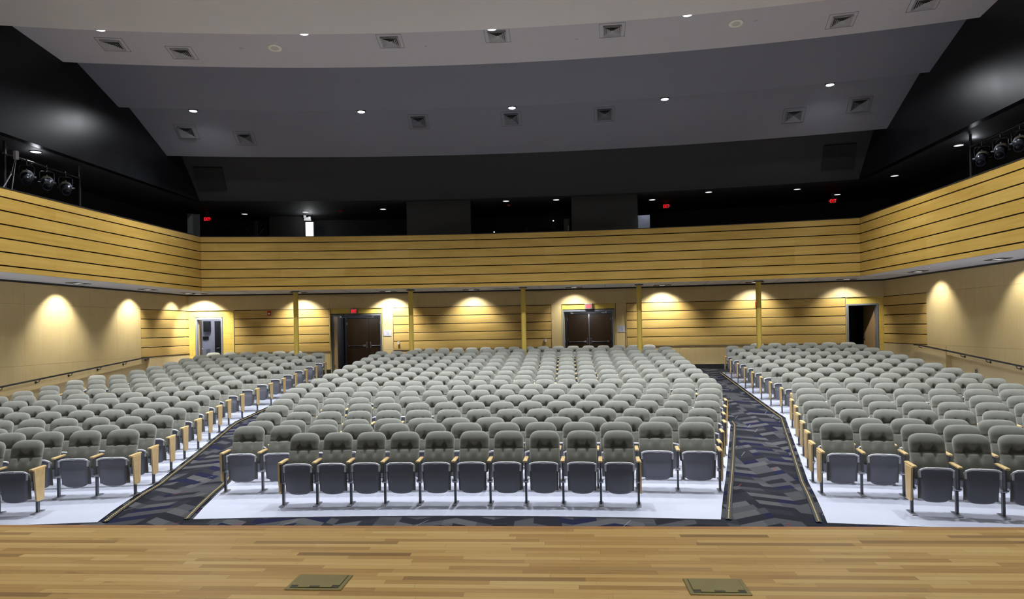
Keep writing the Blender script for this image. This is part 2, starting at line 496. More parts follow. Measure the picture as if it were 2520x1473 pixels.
mb.build('veneer_panels', M['panel'], wr)
mb = MB()
pitch = (ZS-ZB)/5
for a, b in BOARDS:
    for k in range(5):
        z0 = ZB+pitch*k+.004; z1 = ZB+pitch*(k+1)-.022
        prof = [(51.97, z0)]
        for q in range(7):
            t = q/6; prof.append((51.922-.005*math.sin(PI*t)**.8, z0+(z1-z0)*t))
        prof.append((51.97, z1))
        arc(mb, prof, a, b)
mb.build('curved_boards', M['board2'], wr)
mb = MB()
for a, b in BOARDS:
    arcbox(mb, 51.90, 51.97, a-.02, b+.02, ZB-.022, ZB-.004)
    for s in (a-.035, b+.012): arcbox(mb, 51.905, 51.97, s, s+.022, ZB-.02, ZS-.01)
mb.build('board_frame', M['panel'], wr)
mb = MB()
for a, b in low: arcbox(mb, 51.90, 51.99, a, b, .70, .945)
struct(mb.build('baseboard_rear', M['base']))
# painted block recesses round the two end doorways
mb = MB()
for (a, b), (o0, o1) in (((-12.60, -10.99), OPEN[0]), ((11.405, 12.60), OPEN[3])):
    arcbox(mb, 51.985, 52.02, a, o0-.07, .7, ZS); arcbox(mb, 51.985, 52.02, o1+.07, b, .7, ZS); arcbox(mb, 51.985, 52.02, o0-.08, o1+.08, 3.01, ZS)
mb.build('painted_blocks', M['cmu'], wr)
mb = MB()
for a, b in ((-7.46, -5.49), (1.375, 3.375)):
    arcbox(mb, 51.985, 52.02, a, b, 3.07, ZS)
    arcbox(mb, 51.94, 51.985, a, a+.02, .8, ZS); arcbox(mb, 51.94, 51.985, b-.02, b, .8, ZS)
mb.build('painted_heads', M['ypaint'], wr)
mb = MB(); arcbox(mb, 51.90, 51.99, -12.58, 12.58, 3.808, 3.855)
struct(mb.build('trim_2', M['base']))

# ------------------------------------------------------------------ side walls
def side_wall(sx, name):
    X = 12.47*sx; t = MB()
    xo = 12.60*sx; xb = 12.75*sx
    runbox(t, xo, xb, 4.0, 24.45, -.2, 3.86)
    w = struct(t.build(name, M['panel']))
    ys, ye = (21.55, 24.485) if sx < 0 else (21.70, 24.485)
    mb = MB()
    seams = [ys-1.22*k for k in range(12)]
    slope = (lambda y: 1.497+(y-22)*.0915) if sx < 0 else (lambda y: 1.407+(y-20.65)*.0897)
    # upper band, mid field, and the field under the second seam, cut on a slope above the rail recess
    for a, b in zip(seams[1:]+[seams[-1]-1.2], seams):
        runbox(mb, X, xo, a+.0015, b-.0015, ZS+.002, 3.806)
        z0 = 1.675
        runbox(mb, X, xo, a+.0015, b-.0015, z0-.001, ZS-.002)
        zl0, zl1 = slope(a), slope(b)
        if zl1 < 1.66:
            vs = [(x, y, z) for x in (X, xo) for y, z in ((a+.0015, max(zl0, .02)), (b-.0015, max(zl1, .03)), (b-.0015, z0-.005), (a+.0015, z0-.005))]
            mb.add(vs, [(0, 1, 2, 3), (7, 6, 5, 4), (0, 4, 5, 1), (1, 5, 6, 2), (2, 6, 7, 3), (3, 7, 4, 0)])
    runbox(mb, X, xo, ys+.0015, ye, ZS+.002, 3.806)
    yend = 22.0 if sx < 0 else 20.65
    if sx < 0: runbox(mb, X, xo, yend, ye+.05, .6, 1.655)
    else:
        runbox(mb, X-.03*sx, xo, yend, ye+.05, .5, 1.655)
    mb.build('veneer_panels', M['panel'], w)
    mb = MB()
    for k in range(5):
        z0 = ZB+pitch*k+.004; z1 = ZB+pitch*(k+1)-.022
        prof = [(xo, z0)]+[(X-sx*(-.001+.005*math.sin(PI*q/6)**.8), z0+(z1-z0)*q/6) for q in range(7)]+[(xo, z1)]
        run(mb, prof, ys+.01, ye)
    mb.build('curved_boards', M['board2'], w)
    mb = MB(); runbox(mb, X-.012*sx, xo, ys, ye, ZB-.020, ZB-.004); mb.build('board_ledge', M['base'], w)
    mb = MB(); runbox(mb, xo-.012*sx, xo, ys+.0, 24.4, ZB, ZS); mb.build('board_backing', M['groove'], w)
    mb = MB(); runbox(mb, X-.02*sx, xo, 4, 24.4, 3.808, 3.855); struct(mb.build('trim_3' if sx < 0 else 'trim_4', M['base']))
    return w
side_wall(-1, 'wall_left'); side_wall(1, 'wall_right')

# ------------------------------------------------------------------ balcony front and soffit
def balcony_prof(k):
    zs = [3.855, 3.99, 4.29, 4.59, 4.895, 5.195, 5.495, 5.69]
    return zs[k]+(.0 if k == 0 else .016), zs[k+1]-.016 if k < 6 else 5.69
RB = 49.62
aB = math.asin(10.85/RB)*52
mb = MB()
for k in range(7):
    z0, z1 = balcony_prof(k); arcbox(mb, RB-.03, RB+.02, -aB, aB, z0, z1, seg=.5)
bw = MB(); arcbox(bw, RB+.0201, RB+.16, -aB, aB, 3.86, 5.69, seg=.5)
wb = struct(bw.build('wall_balcony', M['groove'])); mb.build('veneer_boards', M['board'], wb)
mb = MB(); arcbox(mb, RB-.04, RB+.18, -aB, aB, 5.692, 5.712, seg=.5); mb.build('cap_rail', M['base'], wb)
for sx, nm in ((-1, 'wall_balcony_left'), (1, 'wall_balcony_right')):
    bw = MB(); runbox(bw, sx*10.8701, sx*11.0, 4.9, 22.55, 3.86, 5.69)
    w = struct(bw.build(nm, M['groove']))
    mb = MB()
    for k in range(7):
        z0, z1 = balcony_prof(k); runbox(mb, sx*10.83, sx*10.87, 4.9, 22.40, z0, z1)
    mb.build('veneer_boards', M['board'], w)
    mb = MB(); runbox(mb, sx*10.82, sx*11.02, 4.9, 22.40, 5.692, 5.712); mb.build('cap_rail', M['base'], w)
mb = MB()
arcbox(mb, RB-.02, 52.2, -13.2, 13.2, 3.857, 3.93)
for sx in (-1, 1): runbox(mb, sx*10.84, sx*12.75, 4.9, 23.0, 3.8575, 3.93)
struct(mb.build('ceiling_soffit', M['tile']))
mb = MB()                                   # thin joints of the soffit tiles
for s in arange(-11.4, 11.4, 1.22): arcbox(mb, RB+.02, 51.88, s, s+.012, 3.853, 3.858)
struct(mb.build('trim_5', plain('tile_joint', srgb(120, 116, 108), .7)))

# ------------------------------------------------------------------ upper gallery
for sx, nm in ((-1, 'wall_upper_left'), (1, 'wall_upper_right')):
    mb = MB(); runbox(mb, sx*10.85, sx*11.05, 4.9, 22.42, 6.92, 11.4)
    struct(mb.build(nm, M['black']))
mb = MB()
for sx in (-1, 1):
    runbox(mb, sx*13.6, sx*13.8, 4.9, 28, 3.9, 7.2)
arcbox(mb, 54.0, 54.2, -14.5, 14.5, 3.9, 7.2)
struct(mb.build('wall_gallery', M['charcoal']))
mb = MB()
arcbox(mb, 49.66, 54.2, -14.6, 14.6, 6.955, 7.1)
for sx in (-1, 1): runbox(mb, sx*11.0, sx*13.8, 4.9, 23.5, 6.9555, 7.1)
struct(mb.build('ceiling_gallery', M['charcoal']))
mb = MB()
arcbox(mb, RB+.17, 54.1, -14.6, 14.6, 4.55, 4.65)
for sx in (-1, 1): runbox(mb, sx*11.0, sx*13.7, 4.9, 23.5, 4.551, 4.65)
struct(mb.build('floor_gallery', M['charcoal']))
mb = MB()
for s in ((-4.06, -1.79), (1.77, 4.05)):
    arcbox(mb, 50.05, 50.25, s[0]*52/50, s[1]*52/50, 4.66, 6.95)
struct(mb.build('wall_booth', M['grey']))
mb = MB(); arcbox(mb, 52.9, 53.0, -10.05*52/53, -8.72*52/53, 4.66, 6.94); struct(mb.build('wall_partition', plain('partition_grey', (.034, .035, .034, 1), .8)))
# sloped dark ceiling down to the gallery edge
def cloud(name, R0, z0, R1, z1, m, half=10.845, th=.05, hid=None):
    mb = MB(); n = 28; vs = []
    pr = [(R0, z0), (R1, z1), (R1, z1+th), (R0, z0+th)]
    for i in range(n+1):
        t = -1+2*i/n
        for R, z in pr: a = math.asin(half/R)*t; vs.append(pol(R, a, z))
    fs = [(i*4+k, i*4+(k+1) % 4, i*4+4+(k+1) % 4, i*4+4+k) for i in range(n) for k in range(4)]+[(3, 2, 1, 0), (n*4, n*4+1, n*4+2, n*4+3)]
    mb.add(vs, fs); return struct(mb.build(name, m, smooth='all' if 0 else False))
PANELS = [(38.6, 10.25, 41.42, 9.19), (41.9, 9.40, 43.45, 9.20), (43.8, 9.42, 45.5, 8.755), (45.85, 8.95, 47.75, 7.98)]
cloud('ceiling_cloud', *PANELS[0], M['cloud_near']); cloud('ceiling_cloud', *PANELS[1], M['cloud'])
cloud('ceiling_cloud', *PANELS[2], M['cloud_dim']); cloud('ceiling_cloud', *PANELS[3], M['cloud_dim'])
cloud('ceiling_slope', 48.25, 8.55, 49.62, 6.93, M['charcoal'])
mb = MB(); mb.box(-14, 14, -9, 30, 11.4, 11.5); struct(mb.build('ceiling', M['dark']))
mb = MB(); mb.box(-14, 14, 22.3, 22.35, 8.8, 11.4) if 0 else arcbox(mb, 49.8, 49.9, -14, 14, 7.1, 11.4); struct(mb.build('wall_above', M['dark']))
mb = MB(); mb.box(-14, 14, -9.1, -9, -.1, 11.4); mb.box(-14.1, -14, -9, 5, -.1, 11.4); mb.box(14, 14.1, -9, 5, -.1, 11.4)
mb.box(-14, -10.86, 4.75, 4.95, -.1, 11.4); mb.box(10.86, 14, 4.75, 4.95, -.1, 11.4)
struct(mb.build('wall_stagehouse', M['dark']))

def cone_frame(p0, p1, a, R):
    """frame lying on the underside of a ceiling panel at arc angle a, radius R; z points down into the hall"""
    (R0, z0), (R1, z1) = p0, p1; m = (z1-z0)/(R1-R0); z = z0+(R-R0)*m
    o = Vector(pol(R, a, z)); x = Vector((math.cos(a), -math.sin(a), 0)); y = Vector((math.sin(a), math.cos(a), m)).normalized(); zz = x.cross(y)
    F = Matrix.Identity(4)
    for i in range(3): F[i][0], F[i][1], F[i][2], F[i][3] = x[i], y[i], zz[i], o[i]
    return F
def vent(F, label, frame=True):
    t = tag(empty('ceiling_vent', F), label, 'air vent', 'square vents in the ceiling clouds')
    mb = MB()
    W = .30
    for x0, x1, y0, y1 in ((-.30, .30, -.30, -.294), (-.30, .30, .294, .30), (-.30, -.294, -.30, .30), (.294, .30, -.30, .30)): mb.box(x0, x1, y0, y1, -.004, .001)
    mb.build('access_frame', M['slot'], t)
    mb = MB(); mb.box(-.20, .20, -.20, .20, -.008, .001); mb.build('backing', M['slot'], t)
    mb = MB()
    for k in range(5):                      # nested blades that flare outward
        b = .205-k*.040; c = b-.036 if k < 4 else .0
        z0, z1 = -.044+.003*k, -.009
        ring = lambda q, z: [(-q, -q, z), (q, -q, z), (q, q, z), (-q, q, z)]
        mb.add(ring(b, z0)+ring(c, z1)+ring(b, z0-.002)+ring(c, z1-.002), [(p*4+i, p*4+(i+1) % 4, p*4+4+(i+1) % 4, p*4+4+i) for p in (0, 2) for i in range(4)]+[(i, (i+1) % 4, 8+(i+1) % 4, 8+i) for i in range(4)])
    mb.box(-.213, .213, -.213, -.203, -.046, 0); mb.box(-.213, .213, .203, .213, -.046, 0); mb.box(-.213, -.203, -.213, .213, -.046, 0); mb.box(.203, .213, -.213, .213, -.046, 0)
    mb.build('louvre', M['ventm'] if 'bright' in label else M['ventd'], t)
P2 = ((41.9, 9.40), (43.45, 9.20)); P4 = ((45.85, 8.95), (47.75, 7.98))
for x, R, a, w in ((-9.17, 42.52, -12.46, 'outermost on the lit doorway side'), (-7.8, 42.8, -10.49, 'second in on the lit doorway side'), (-2.65, 42.25, -3.58, 'on the lit doorway side of the middle'), (-.05, 42.17, -.08, 'in the middle of the hall'),
                   (2.65, 42.25, 3.6, 'on the dark doorway side of the middle'), (7.85, 42.8, 10.55, 'second in on the dark doorway side'), (9.35, 42.52, 12.7, 'outermost on the dark doorway side')):
    vent(cone_frame(*P2, R_(a), R), 'white square ceiling vent on the bright cloud, '+w)
for R, a, w in ((46.78, -12.05, 'outermost on the lit doorway side'), (47.0, -10.06, 'second in on the lit doorway side'), (46.4, -3.5, 'on the lit doorway side of the middle'), (46.4, -.05, 'in the middle of the hall'),
                (46.4, 3.36, 'on the dark doorway side of the middle'), (46.95, 9.98, 'second in on the dark doorway side'), (46.78, 12.05, 'outermost on the dark doorway side')):
    vent(cone_frame(*P4, R_(a), R), 'square vent on the darkest rear ceiling cloud, '+w)
for R, a, w in ((42.5, -7.41, 'lit doorway'), (42.42, 7.42, 'dark doorway')):
    F = cone_frame(*P2, R_(a), R)
    t = tag(empty('ceiling_speaker', F), 'round cream ceiling speaker on the bright cloud, '+w+' side', 'ceiling speaker', 'round ceiling speakers')
    mb = MB(); mb.lathe([(.165, 0), (.165, -.012), (.155, -.018), (.10, -.016), (.095, -.008)], 32); mb.build('ring', M['ivory'], t, smooth=True)
    mb = MB(); mb.cyl((0, 0, -.012), .098, .011, 28); mb.build('grille', M['mesh'], t)
for x, (R, a) in zip(range(4), ((42.53, -8.5), (42.53, -2.47), (42.53, 2.47), (42.4, 8.0))):
    F = cone_frame(*P2, R_(a), R)
    mb = MB(); mb.lathe([(.0, -.012), (.03, -.010), (.042, 0)], 16)
    o = mb.build('sprinkler_cover', M['ventm'], smooth=True, mat=F)
    tag(o, 'small round sprinkler cover on the bright ceiling cloud, '+ORD[x+1]+' along from the lit doorway side', 'sprinkler', 'sprinkler covers')

# ------------------------------------------------------------------ house lights at the cloud steps
def house_light(x, R, z, label, watts):
    a = math.asin(x/R); F = frame_at(R, a, z)
    t = tag(empty('house_light', F), label, 'ceiling light', 'round house lights at the cloud steps')
    mb = MB(); mb.lathe([(.125, .15), (.125, -.01), (.105, -.02), (.10, .0)], 24); mb.cyl((0, 0, .15), .03, .5, 10)
    mb.build('housing', M['fixture'], t, smooth=True)
    mb = MB(); mb.lathe([(0, -.035), (.06, -.028), (.098, -.008), (.098, 0)], 24); mb.build('lens', M['lens'], t, smooth=True)
    p = F @ Vector((0, 0, -.06))
    spot('house_spot', p, (0, 0, -1), watts, CONE, 1.0, (.92, .96, 1.0), .09)
HW = 1330; CONE = 124
for x, w in ((-8.92, 'outermost on the lit doorway side'), (-4.49, 'second from the lit doorway side'), (-.14, 'over the middle'), (4.26, 'on the dark doorway side')):
    house_light(x, 41.67, 9.33, 'bright round house light at the front cloud step, '+w, HW)
for i, x in enumerate((-9.03, -4.35, .03, 4.36, 8.64)):
    house_light(x, 45.70, 8.78, 'bright round house light at the rear cloud step, '+ORD[i+1]+' from the lit doorway side', HW)
# the same house lights go on beyond the frame: the end of the front step and the next step toward the stage
spot('house_spot', pol(41.67, math.asin(8.8/41.67), 9.27), (0, 0, -1), HW, CONE, 1.0, (.92, .96, 1.0), .09)
for x in (-8.6, -4.3, 0, 4.3, 8.6): spot('house_spot', pol(37.7, math.asin(x/37.7), 9.6), (0, 0, -1), HW, CONE, 1.0, (.92, .96, 1.0), .09)
for x in (-9.03, 8.64): spot('house_glare', pol(45.70, math.asin(x/45.7), 8.70), (0, 0, -1), 120, 170, .3, (.92, .96, 1.0), .10)
for x in (-8.6, -4.3, 0, 4.3, 8.6): spot('house_spot', pol(33.7, math.asin(x/33.7), 9.9), (0, 0, -1), HW*.09, CONE, 1.0, (.92, .96, 1.0), .09)  # unseen row further forward, added as weak front fill for the seats
for x in (-5.5, 5.5): point('stage_side_fill', (x, -3.5, 5.5), 240, (1, .97, .92), .3)  # unseen pair added as front fill for seats, clouds and balcony
for x in (-4.5, 0, 4.5): spot('stage_work_light', (x, 1.0, 9.8), (0, -.02, -1), 560, 84, .7, (1, .97, .92), .25)
# ------------------------------------------------------------------ seats
SEATS = {
'L': [
[-6.61,-6.11],
[-7.04,-6.5,-5.96,-5.41],
[-8.0,-7.43,-6.85,-6.27,-5.69],
[-8.56,-8.05,-7.52,-6.99,-6.44,-5.9],
[-8.96,-8.42,-7.85,-7.29,-6.73,-6.17],
[-9.95,-9.36,-8.78,-8.19,-7.6,-7.01,-6.41],
[-10.34,-9.76,-9.15,-8.54,-7.9,-7.29,-6.66],
[-11.37,-10.81,-10.28,-9.72,-9.15,-8.58,-8.01,-7.44,-6.87],
[-11.5,-10.96,-10.44,-9.92,-9.37,-8.82,-8.26,-7.68,-7.1],
[-11.56,-11.0,-10.48,-9.95,-9.4,-8.85,-8.31,-7.75,-7.19],
[-11.59,-11.07,-10.54,-10.0,-9.45,-8.89,-8.33,-7.78,-7.21],
[-11.64,-11.11,-10.57,-10.02,-9.46,-8.91,-8.36,-7.8,-7.23],
[-11.14,-10.6,-10.05,-9.49,-8.94,-8.38,-7.82,-7.24],
[-11.18,-10.62,-10.07,-9.51,-8.96,-8.41,-7.83,-7.25],
[-11.2,-10.64,-10.09,-9.53,-8.97,-8.41,-7.84,-7.26],
[-11.22,-10.64,-10.07,-9.52,-8.95,-8.4,-7.83,-7.26],
[-11.24,-10.66,-10.1,-9.53,-8.97,-8.4,-7.84,-7.27],
[-11.26,-10.69,-10.13,-9.57,-8.98,-8.39]],
'C': [
[-2.32,-1.85,-1.38,-0.9,-0.41,0.08,0.56,1.06,1.57,2.07],
[-3.52,-2.96,-2.39,-1.84,-1.28,-0.72,-0.16,0.42,0.98,1.55,2.11,2.69,3.28],
[-3.75,-3.21,-2.68,-2.15,-1.6,-1.03,-0.46,0.11,0.68,1.24,1.8,2.38,2.94,3.5],
[-3.99,-3.45,-2.9,-2.37,-1.83,-1.28,-0.73,-0.19,0.36,0.91,1.47,2.03,2.61,3.17,3.74],
[-4.22,-3.68,-3.13,-2.6,-2.04,-1.49,-0.94,-0.4,0.15,0.7,1.25,1.8,2.35,2.9,3.44,4.0],
[-4.47,-3.95,-3.42,-2.9,-2.38,-1.84,-1.29,-0.73,-0.19,0.36,0.91,1.46,2.02,2.57,3.12,3.67,4.21],
[-4.69,-4.17,-3.64,-3.11,-2.59,-2.07,-1.54,-1.01,-0.49,0.05,0.59,1.14,1.69,2.25,2.8,3.34,3.89,4.44],
[-4.89,-4.34,-3.79,-3.23,-2.68,-2.13,-1.57,-1.02,-0.46,0.1,0.65,1.21,1.76,2.33,2.92,3.5,4.07,4.65],
[-5.04,-4.51,-3.97,-3.44,-2.89,-2.35,-1.83,-1.29,-0.76,-0.23,0.33,0.89,1.44,1.99,2.55,3.11,3.67,4.22,4.76],
[-5.0,-4.47,-3.94,-3.41,-2.87,-2.35,-1.82,-1.3,-0.76,-0.22,0.32,0.87,1.42,1.98,2.54,3.1,3.65,4.21,4.77],
[-5.01,-4.48,-3.95,-3.41,-2.88,-2.35,-1.82,-1.29,-0.75,-0.22,0.33,0.87,1.44,1.99,2.56,3.12,3.68,4.24,4.8],
[-5.03,-4.49,-3.95,-3.42,-2.88,-2.35,-1.82,-1.28,-0.74,-0.19,0.35,0.9,1.46,2.02,2.58,3.14,3.7,4.26,4.81],
[-5.04,-4.49,-3.95,-3.42,-2.88,-2.34,-1.81,-1.27,-0.72,-0.18,0.35,0.91,1.46,2.03,2.59,3.15,3.72,4.27,4.83],
[-5.03,-4.49,-3.96,-3.42,-2.88,-2.34,-1.82,-1.28,-0.73,-0.19,0.36,0.91,1.47,2.03,2.6,3.17,3.73,4.29,4.85],
[-5.04,-4.5,-3.96,-3.42,-2.88,-2.35,-1.81,-1.27,-0.73,-0.19,0.35,0.91,1.48,2.04,2.61,3.18,3.74,4.31,4.87],
[-5.05,-4.51,-3.96,-3.42,-2.89,-2.34,-1.8,-1.26,-0.72,-0.18,0.36,0.92,1.49,2.05,2.62,3.18,3.75,4.31,4.88],
[-5.05,-4.51,-3.96,-3.42,-2.87,-2.33,-1.8,-1.26,-0.72,-0.17,0.37,0.93,1.5,2.06,2.63,3.21,3.77,4.34,4.9],
[-4.01,-3.5,-3.0,-2.48,-1.97,-1.45,-0.93,-0.41,0.12,0.66,1.21,1.75,2.3,2.84,3.39,3.93,4.47]],
'R': [
[5.92,6.42,6.92],
[5.21,5.73,6.27,6.8,7.34],
[5.43,5.99,6.56,7.14,7.73],
[5.65,6.16,6.67,7.19,7.72,8.26,8.8],
[5.9,6.44,6.99,7.53,8.09,8.67,9.24],
[6.14,6.71,7.28,7.86,8.45,9.07,9.66],
[6.4,6.98,7.59,8.23,8.85,9.46,10.06],
[6.6,7.15,7.69,8.26,8.83,9.4,9.96,10.52],
[6.9,7.45,8.0,8.55,9.1,9.65,10.21,10.74],
[6.94,7.47,8.03,8.58,9.13,9.69,10.26,10.8],
[6.96,7.5,8.06,8.62,9.17,9.73,10.29,10.86],
[6.99,7.54,8.09,8.65,9.21,9.76,10.33,10.9],
[7.02,7.57,8.13,8.69,9.25,9.8,10.36,10.92],
[7.05,7.59,8.16,8.71,9.28,9.83,10.39,10.96],
[7.07,7.61,8.18,8.73,9.3,9.86,10.42,10.99],
[7.09,7.63,8.2,8.77,9.33,9.89,10.45,11.02],
[7.12,7.64,8.2,8.77,9.34,9.9,10.47,11.04],
[8.16,8.74,9.3,9.87,10.47,11.06]],
}

def back_mb(mb, w, nu, nv, m=0, mat=None):
    H0, H1 = .40, .955
    def zt(u): return H1-.018*u*u-.080*abs(u)**7
    def zz(u, v): return H0+.02*abs(u)**8+(zt(u)-H0-.02*abs(u)**8)*v
    def yc(z): return .085+(z-.40)*.37
    def rim(u, v): return max(0, (1-abs(u)**9))**.5*max(0, 1-abs(2*v-1)**12)**.5
    def wid(z): return w/2*(1.0-.03*max(0, (.62-z)/.22))
    def front(u, v):
        z = zz(u, v); x = u*wid(z); e = rim(u, v)
        t = .040+.020*math.exp(-((z-.86)/.075)**2)+.016*math.exp(-((z-.62)/.10)**2)
        a = abs(u); sg = lambda q: 1/(1+math.exp(-max(-40, min(40, q))))
        tuft = math.exp(-((a-.36)/.09)**2)
        zl = .734-.013*tuft; zh = .757+.050*math.exp(-((a-.36)/.12)**2)*(1 if a > .36 else 1)+(.006 if a < .36 else 0)
        t -= .084*sg((z-zl)/.0035)*sg((zh-z)/.010)*sg((.50-a)/.035)      # hollow under the headrest between the tufts
        t -= .020*math.exp(-((z-.733)/.009)**2)                           # seam
        t -= .016*tuft*math.exp(-((z-.69)/.05)**2)                        # lobes of the lower pad
        t += .008*math.exp(-(u/.22)**2)*math.exp(-((z-.68)/.05)**2)
        return (x, yc(z)-t*e, z)
    def back(u, v):
        z = zz(u, v); e = rim(u, v)
        return (u*wid(z), yc(z)+.046*e, z)
    if mat is not None:
        f0, b0 = front, back
        front = lambda u, v: tuple(mat @ Vector(f0(u, v))); back = lambda u, v: tuple(mat @ Vector(b0(u, v)))
    mb.pillow(nu, nv, front, back, m)

def cushion_mb(mb, w, nu, nv, m=0, mat=None):
    hw = w*.468
    def g(sgn, d):
        def fn(u, v):
            e = max(0, 1-abs(u)**8)**.5*max(0, 1-abs(2*v-1)**8)**.5
            z = .19+(.386-.012*u*u-.03*abs(u)**8)*v
            p = (u*hw*(1-.04*(1-v)), -.045-.02*v+.02*(1-v)+sgn*d*e, z)
            return tuple(mat @ Vector(p)) if mat is not None else p
        return fn
    mb.pillow(nu, nv, g(-1, .030), g(1, .062), m)

def pan_mb(mb, w, nu, nv, m=0, mat=None):
    hw = w*.436
    def zz(u, v):
        b = .152+.024*abs(u)**2+.05*abs(u)**7; t = .580-.004*u*u-.022*abs(u)**10
        return b+(t-b)*v
    def front(u, v):
        z = zz(u, v); e = max(0, 1-abs(u)**10)**.5*max(0, 1-abs(2*v-1)**14)**.5
        wd = hw*(1-.07*(1-v)**2)
        d = .030+.016*math.sin(PI*min(1, max(0, (z-.2)/.30)))-.008*(1/(1+math.exp(-(z-.432)/.004)))
        p = (u*wd, -.072-.022*v+.02*(1-v)-d*e, z)
        return tuple(mat @ Vector(p)) if mat is not None else p
    def back(u, v):
        z = zz(u, v); wd = hw*(1-.07*(1-v)**2)
        p = (u*wd, -.072-.022*v+.02*(1-v)+.004, z)
        return tuple(mat @ Vector(p)) if mat is not None else p
    mb.pillow(nu, nv, front, back, m)

def rim_mb(mb, w, n, seg, m=0, mat=None):
    hw = w*.436+.003; P = []
    for k in range(seg+1):
        t = k/seg
        if t < .25: P.append((-hw*(1-.01*(1-t*4)), -.114, .47+.080*t*4))
        elif t > .75: P.append((hw*(1-.01*((t-.75)*4)), -.114, .550-.080*(t-.75)*4))
        else:
            u = -1+(t-.25)*4; P.append((hw*(1-.075*abs(u)**7 if abs(u) < 1 else 1)*u if abs(u) < .999 else hw*u, -.118, .583-.004*u*u-.022*abs(u)**8))
    mb.tube(P, .0135, n, m, mat)
    if n > 4: mb.box(-.035, .035, -.134, -.104, .568, .594, m, mat)
    else: mb.box(-.035, .035, -.134, -.104, .568, .594, m, mat)

def arm_mb(mb, m=0, mat=None, lo=False): mb.box(-.027, .027, -.145, .185, .588, .615, m, mat, 0 if lo else .009)
def leg_mb(mb, m=0, m2=1, mat=None, lo=False):
    mb.box(-.014, .014, -.022, .028, .012, .59, m, mat)
    mb.box(-.010, .010, -.09, .15, .33, .588, m, mat)
    if lo: mb.box(-.033, .033, -.03, .03, .285, .335, m2, mat)
    else:
        mb.tube([(-.034, 0, .31), (.034, 0, .31)], .026, 12, m2, mat)
        mb.box(-.034, .034, -.075, -.01, .318, .334, m2, mat)
        mb.box(-.022, .022, .02, .13, .28, .31, m, mat)
def foot_mb(mb, m=0, mat=None): mb.box(-.032, .032, -.125, .125, 0, .012, m, mat, .004)
def end_mb(mb, m=0, mat=None):
    pr = [(-.125, .590), (.125, .590), (.095, .20), (.070, .165), (-.055, .165), (-.085, .20)]
    vs = [(x, y, z) for x in (-.011, .011) for y, z in pr]
    mb.add(vs, [tuple(range(5, -1, -1)), tuple(range(6, 12))]+[(i, (i+1) % 6, 6+(i+1) % 6, 6+i) for i in range(6)], m, mat)

CLS = [.42, .44, .46, .48, .50, .52]
ME = {}
def get(kind, w=0):
    k = (kind, w)
    if k not in ME:
        mb = MB()
        if kind == 'back': back_mb(mb, w, 32, 56); ME[k] = mb.mesh('backrest', M['fabric'], 'all')
        elif kind == 'cushion': cushion_mb(mb, w, 14, 16); ME[k] = mb.mesh('seat_cushion', M['fabric'], 'all')
        elif kind == 'pan': pan_mb(mb, w, 20, 26); ME[k] = mb.mesh('seat_pan', M['pan'], 'all')
        elif kind == 'rim': rim_mb(mb, w, 8, 36); ME[k] = mb.mesh('seat_rim', M['rim'], True)
        elif kind == 'arm': arm_mb(mb); ME[k] = mb.mesh('armrest', M['oak'])
        elif kind == 'leg': leg_mb(mb); ME[k] = mb.mesh('support_leg', [M['post'], M['steel']])
        elif kind == 'foot': foot_mb(mb); ME[k] = mb.mesh('foot_plate', M['steel'])
        elif kind == 'end': end_mb(mb); ME[k] = mb.mesh('end_panel', M['oak'])
    return ME[k]

def seat_spots():
    for blk in 'LCR':
        for k, row in enumerate(SEATS[blk]):
            R = ROWR[k]; n = len(row)
            for i, s in enumerate(row):
                sl = (row[i]-row[i-1])/2 if i > 0 else (row[1]-row[0])/2
                sr = (row[i+1]-row[i])/2 if i < n-1 else (row[-1]-row[-2])/2
                p = (row[min(i+2, n-1)]-row[max(i-2, 0)])/(min(i+2, n-1)-max(i-2, 0))
                w = min(CLS, key=lambda c: abs(c-(p-.072)))
                w = min(w, max(CLS[0], 2*min(sl, sr)-.068)); w = max(c for c in CLS if c <= w+.006) if w >= CLS[0] else CLS[0]
                yield blk, k, i, n, R, s, sl, sr, w
WORD = {'C': 'of the centre block', 'L': 'of the block below lit doorway', 'R': 'of the block below dark doorway'}
def seat_label(blk, k, i, n):
    if blk == 'C':
        e = 'oak-ended grey seat' if i in (0, n-1) else 'grey folding seat'
        return f'{e}, {ORD[k+1]} row of the centre block, {ORD[i+1]} from the open-door aisle'
    j = n-i if blk == 'L' else i+1
    e = 'oak-ended grey seat' if j == 1 else 'grey folding seat'
    return f"{e}, {ORD[k+1]} row of block below {'lit' if blk == 'L' else 'dark'} doorway, {ORD[j]} from the carpet aisle"
far = MB()
FM = [M['fabric'], M['pan'], M['rim'], M['oak'], M['post'], M['steel']]
count = 0
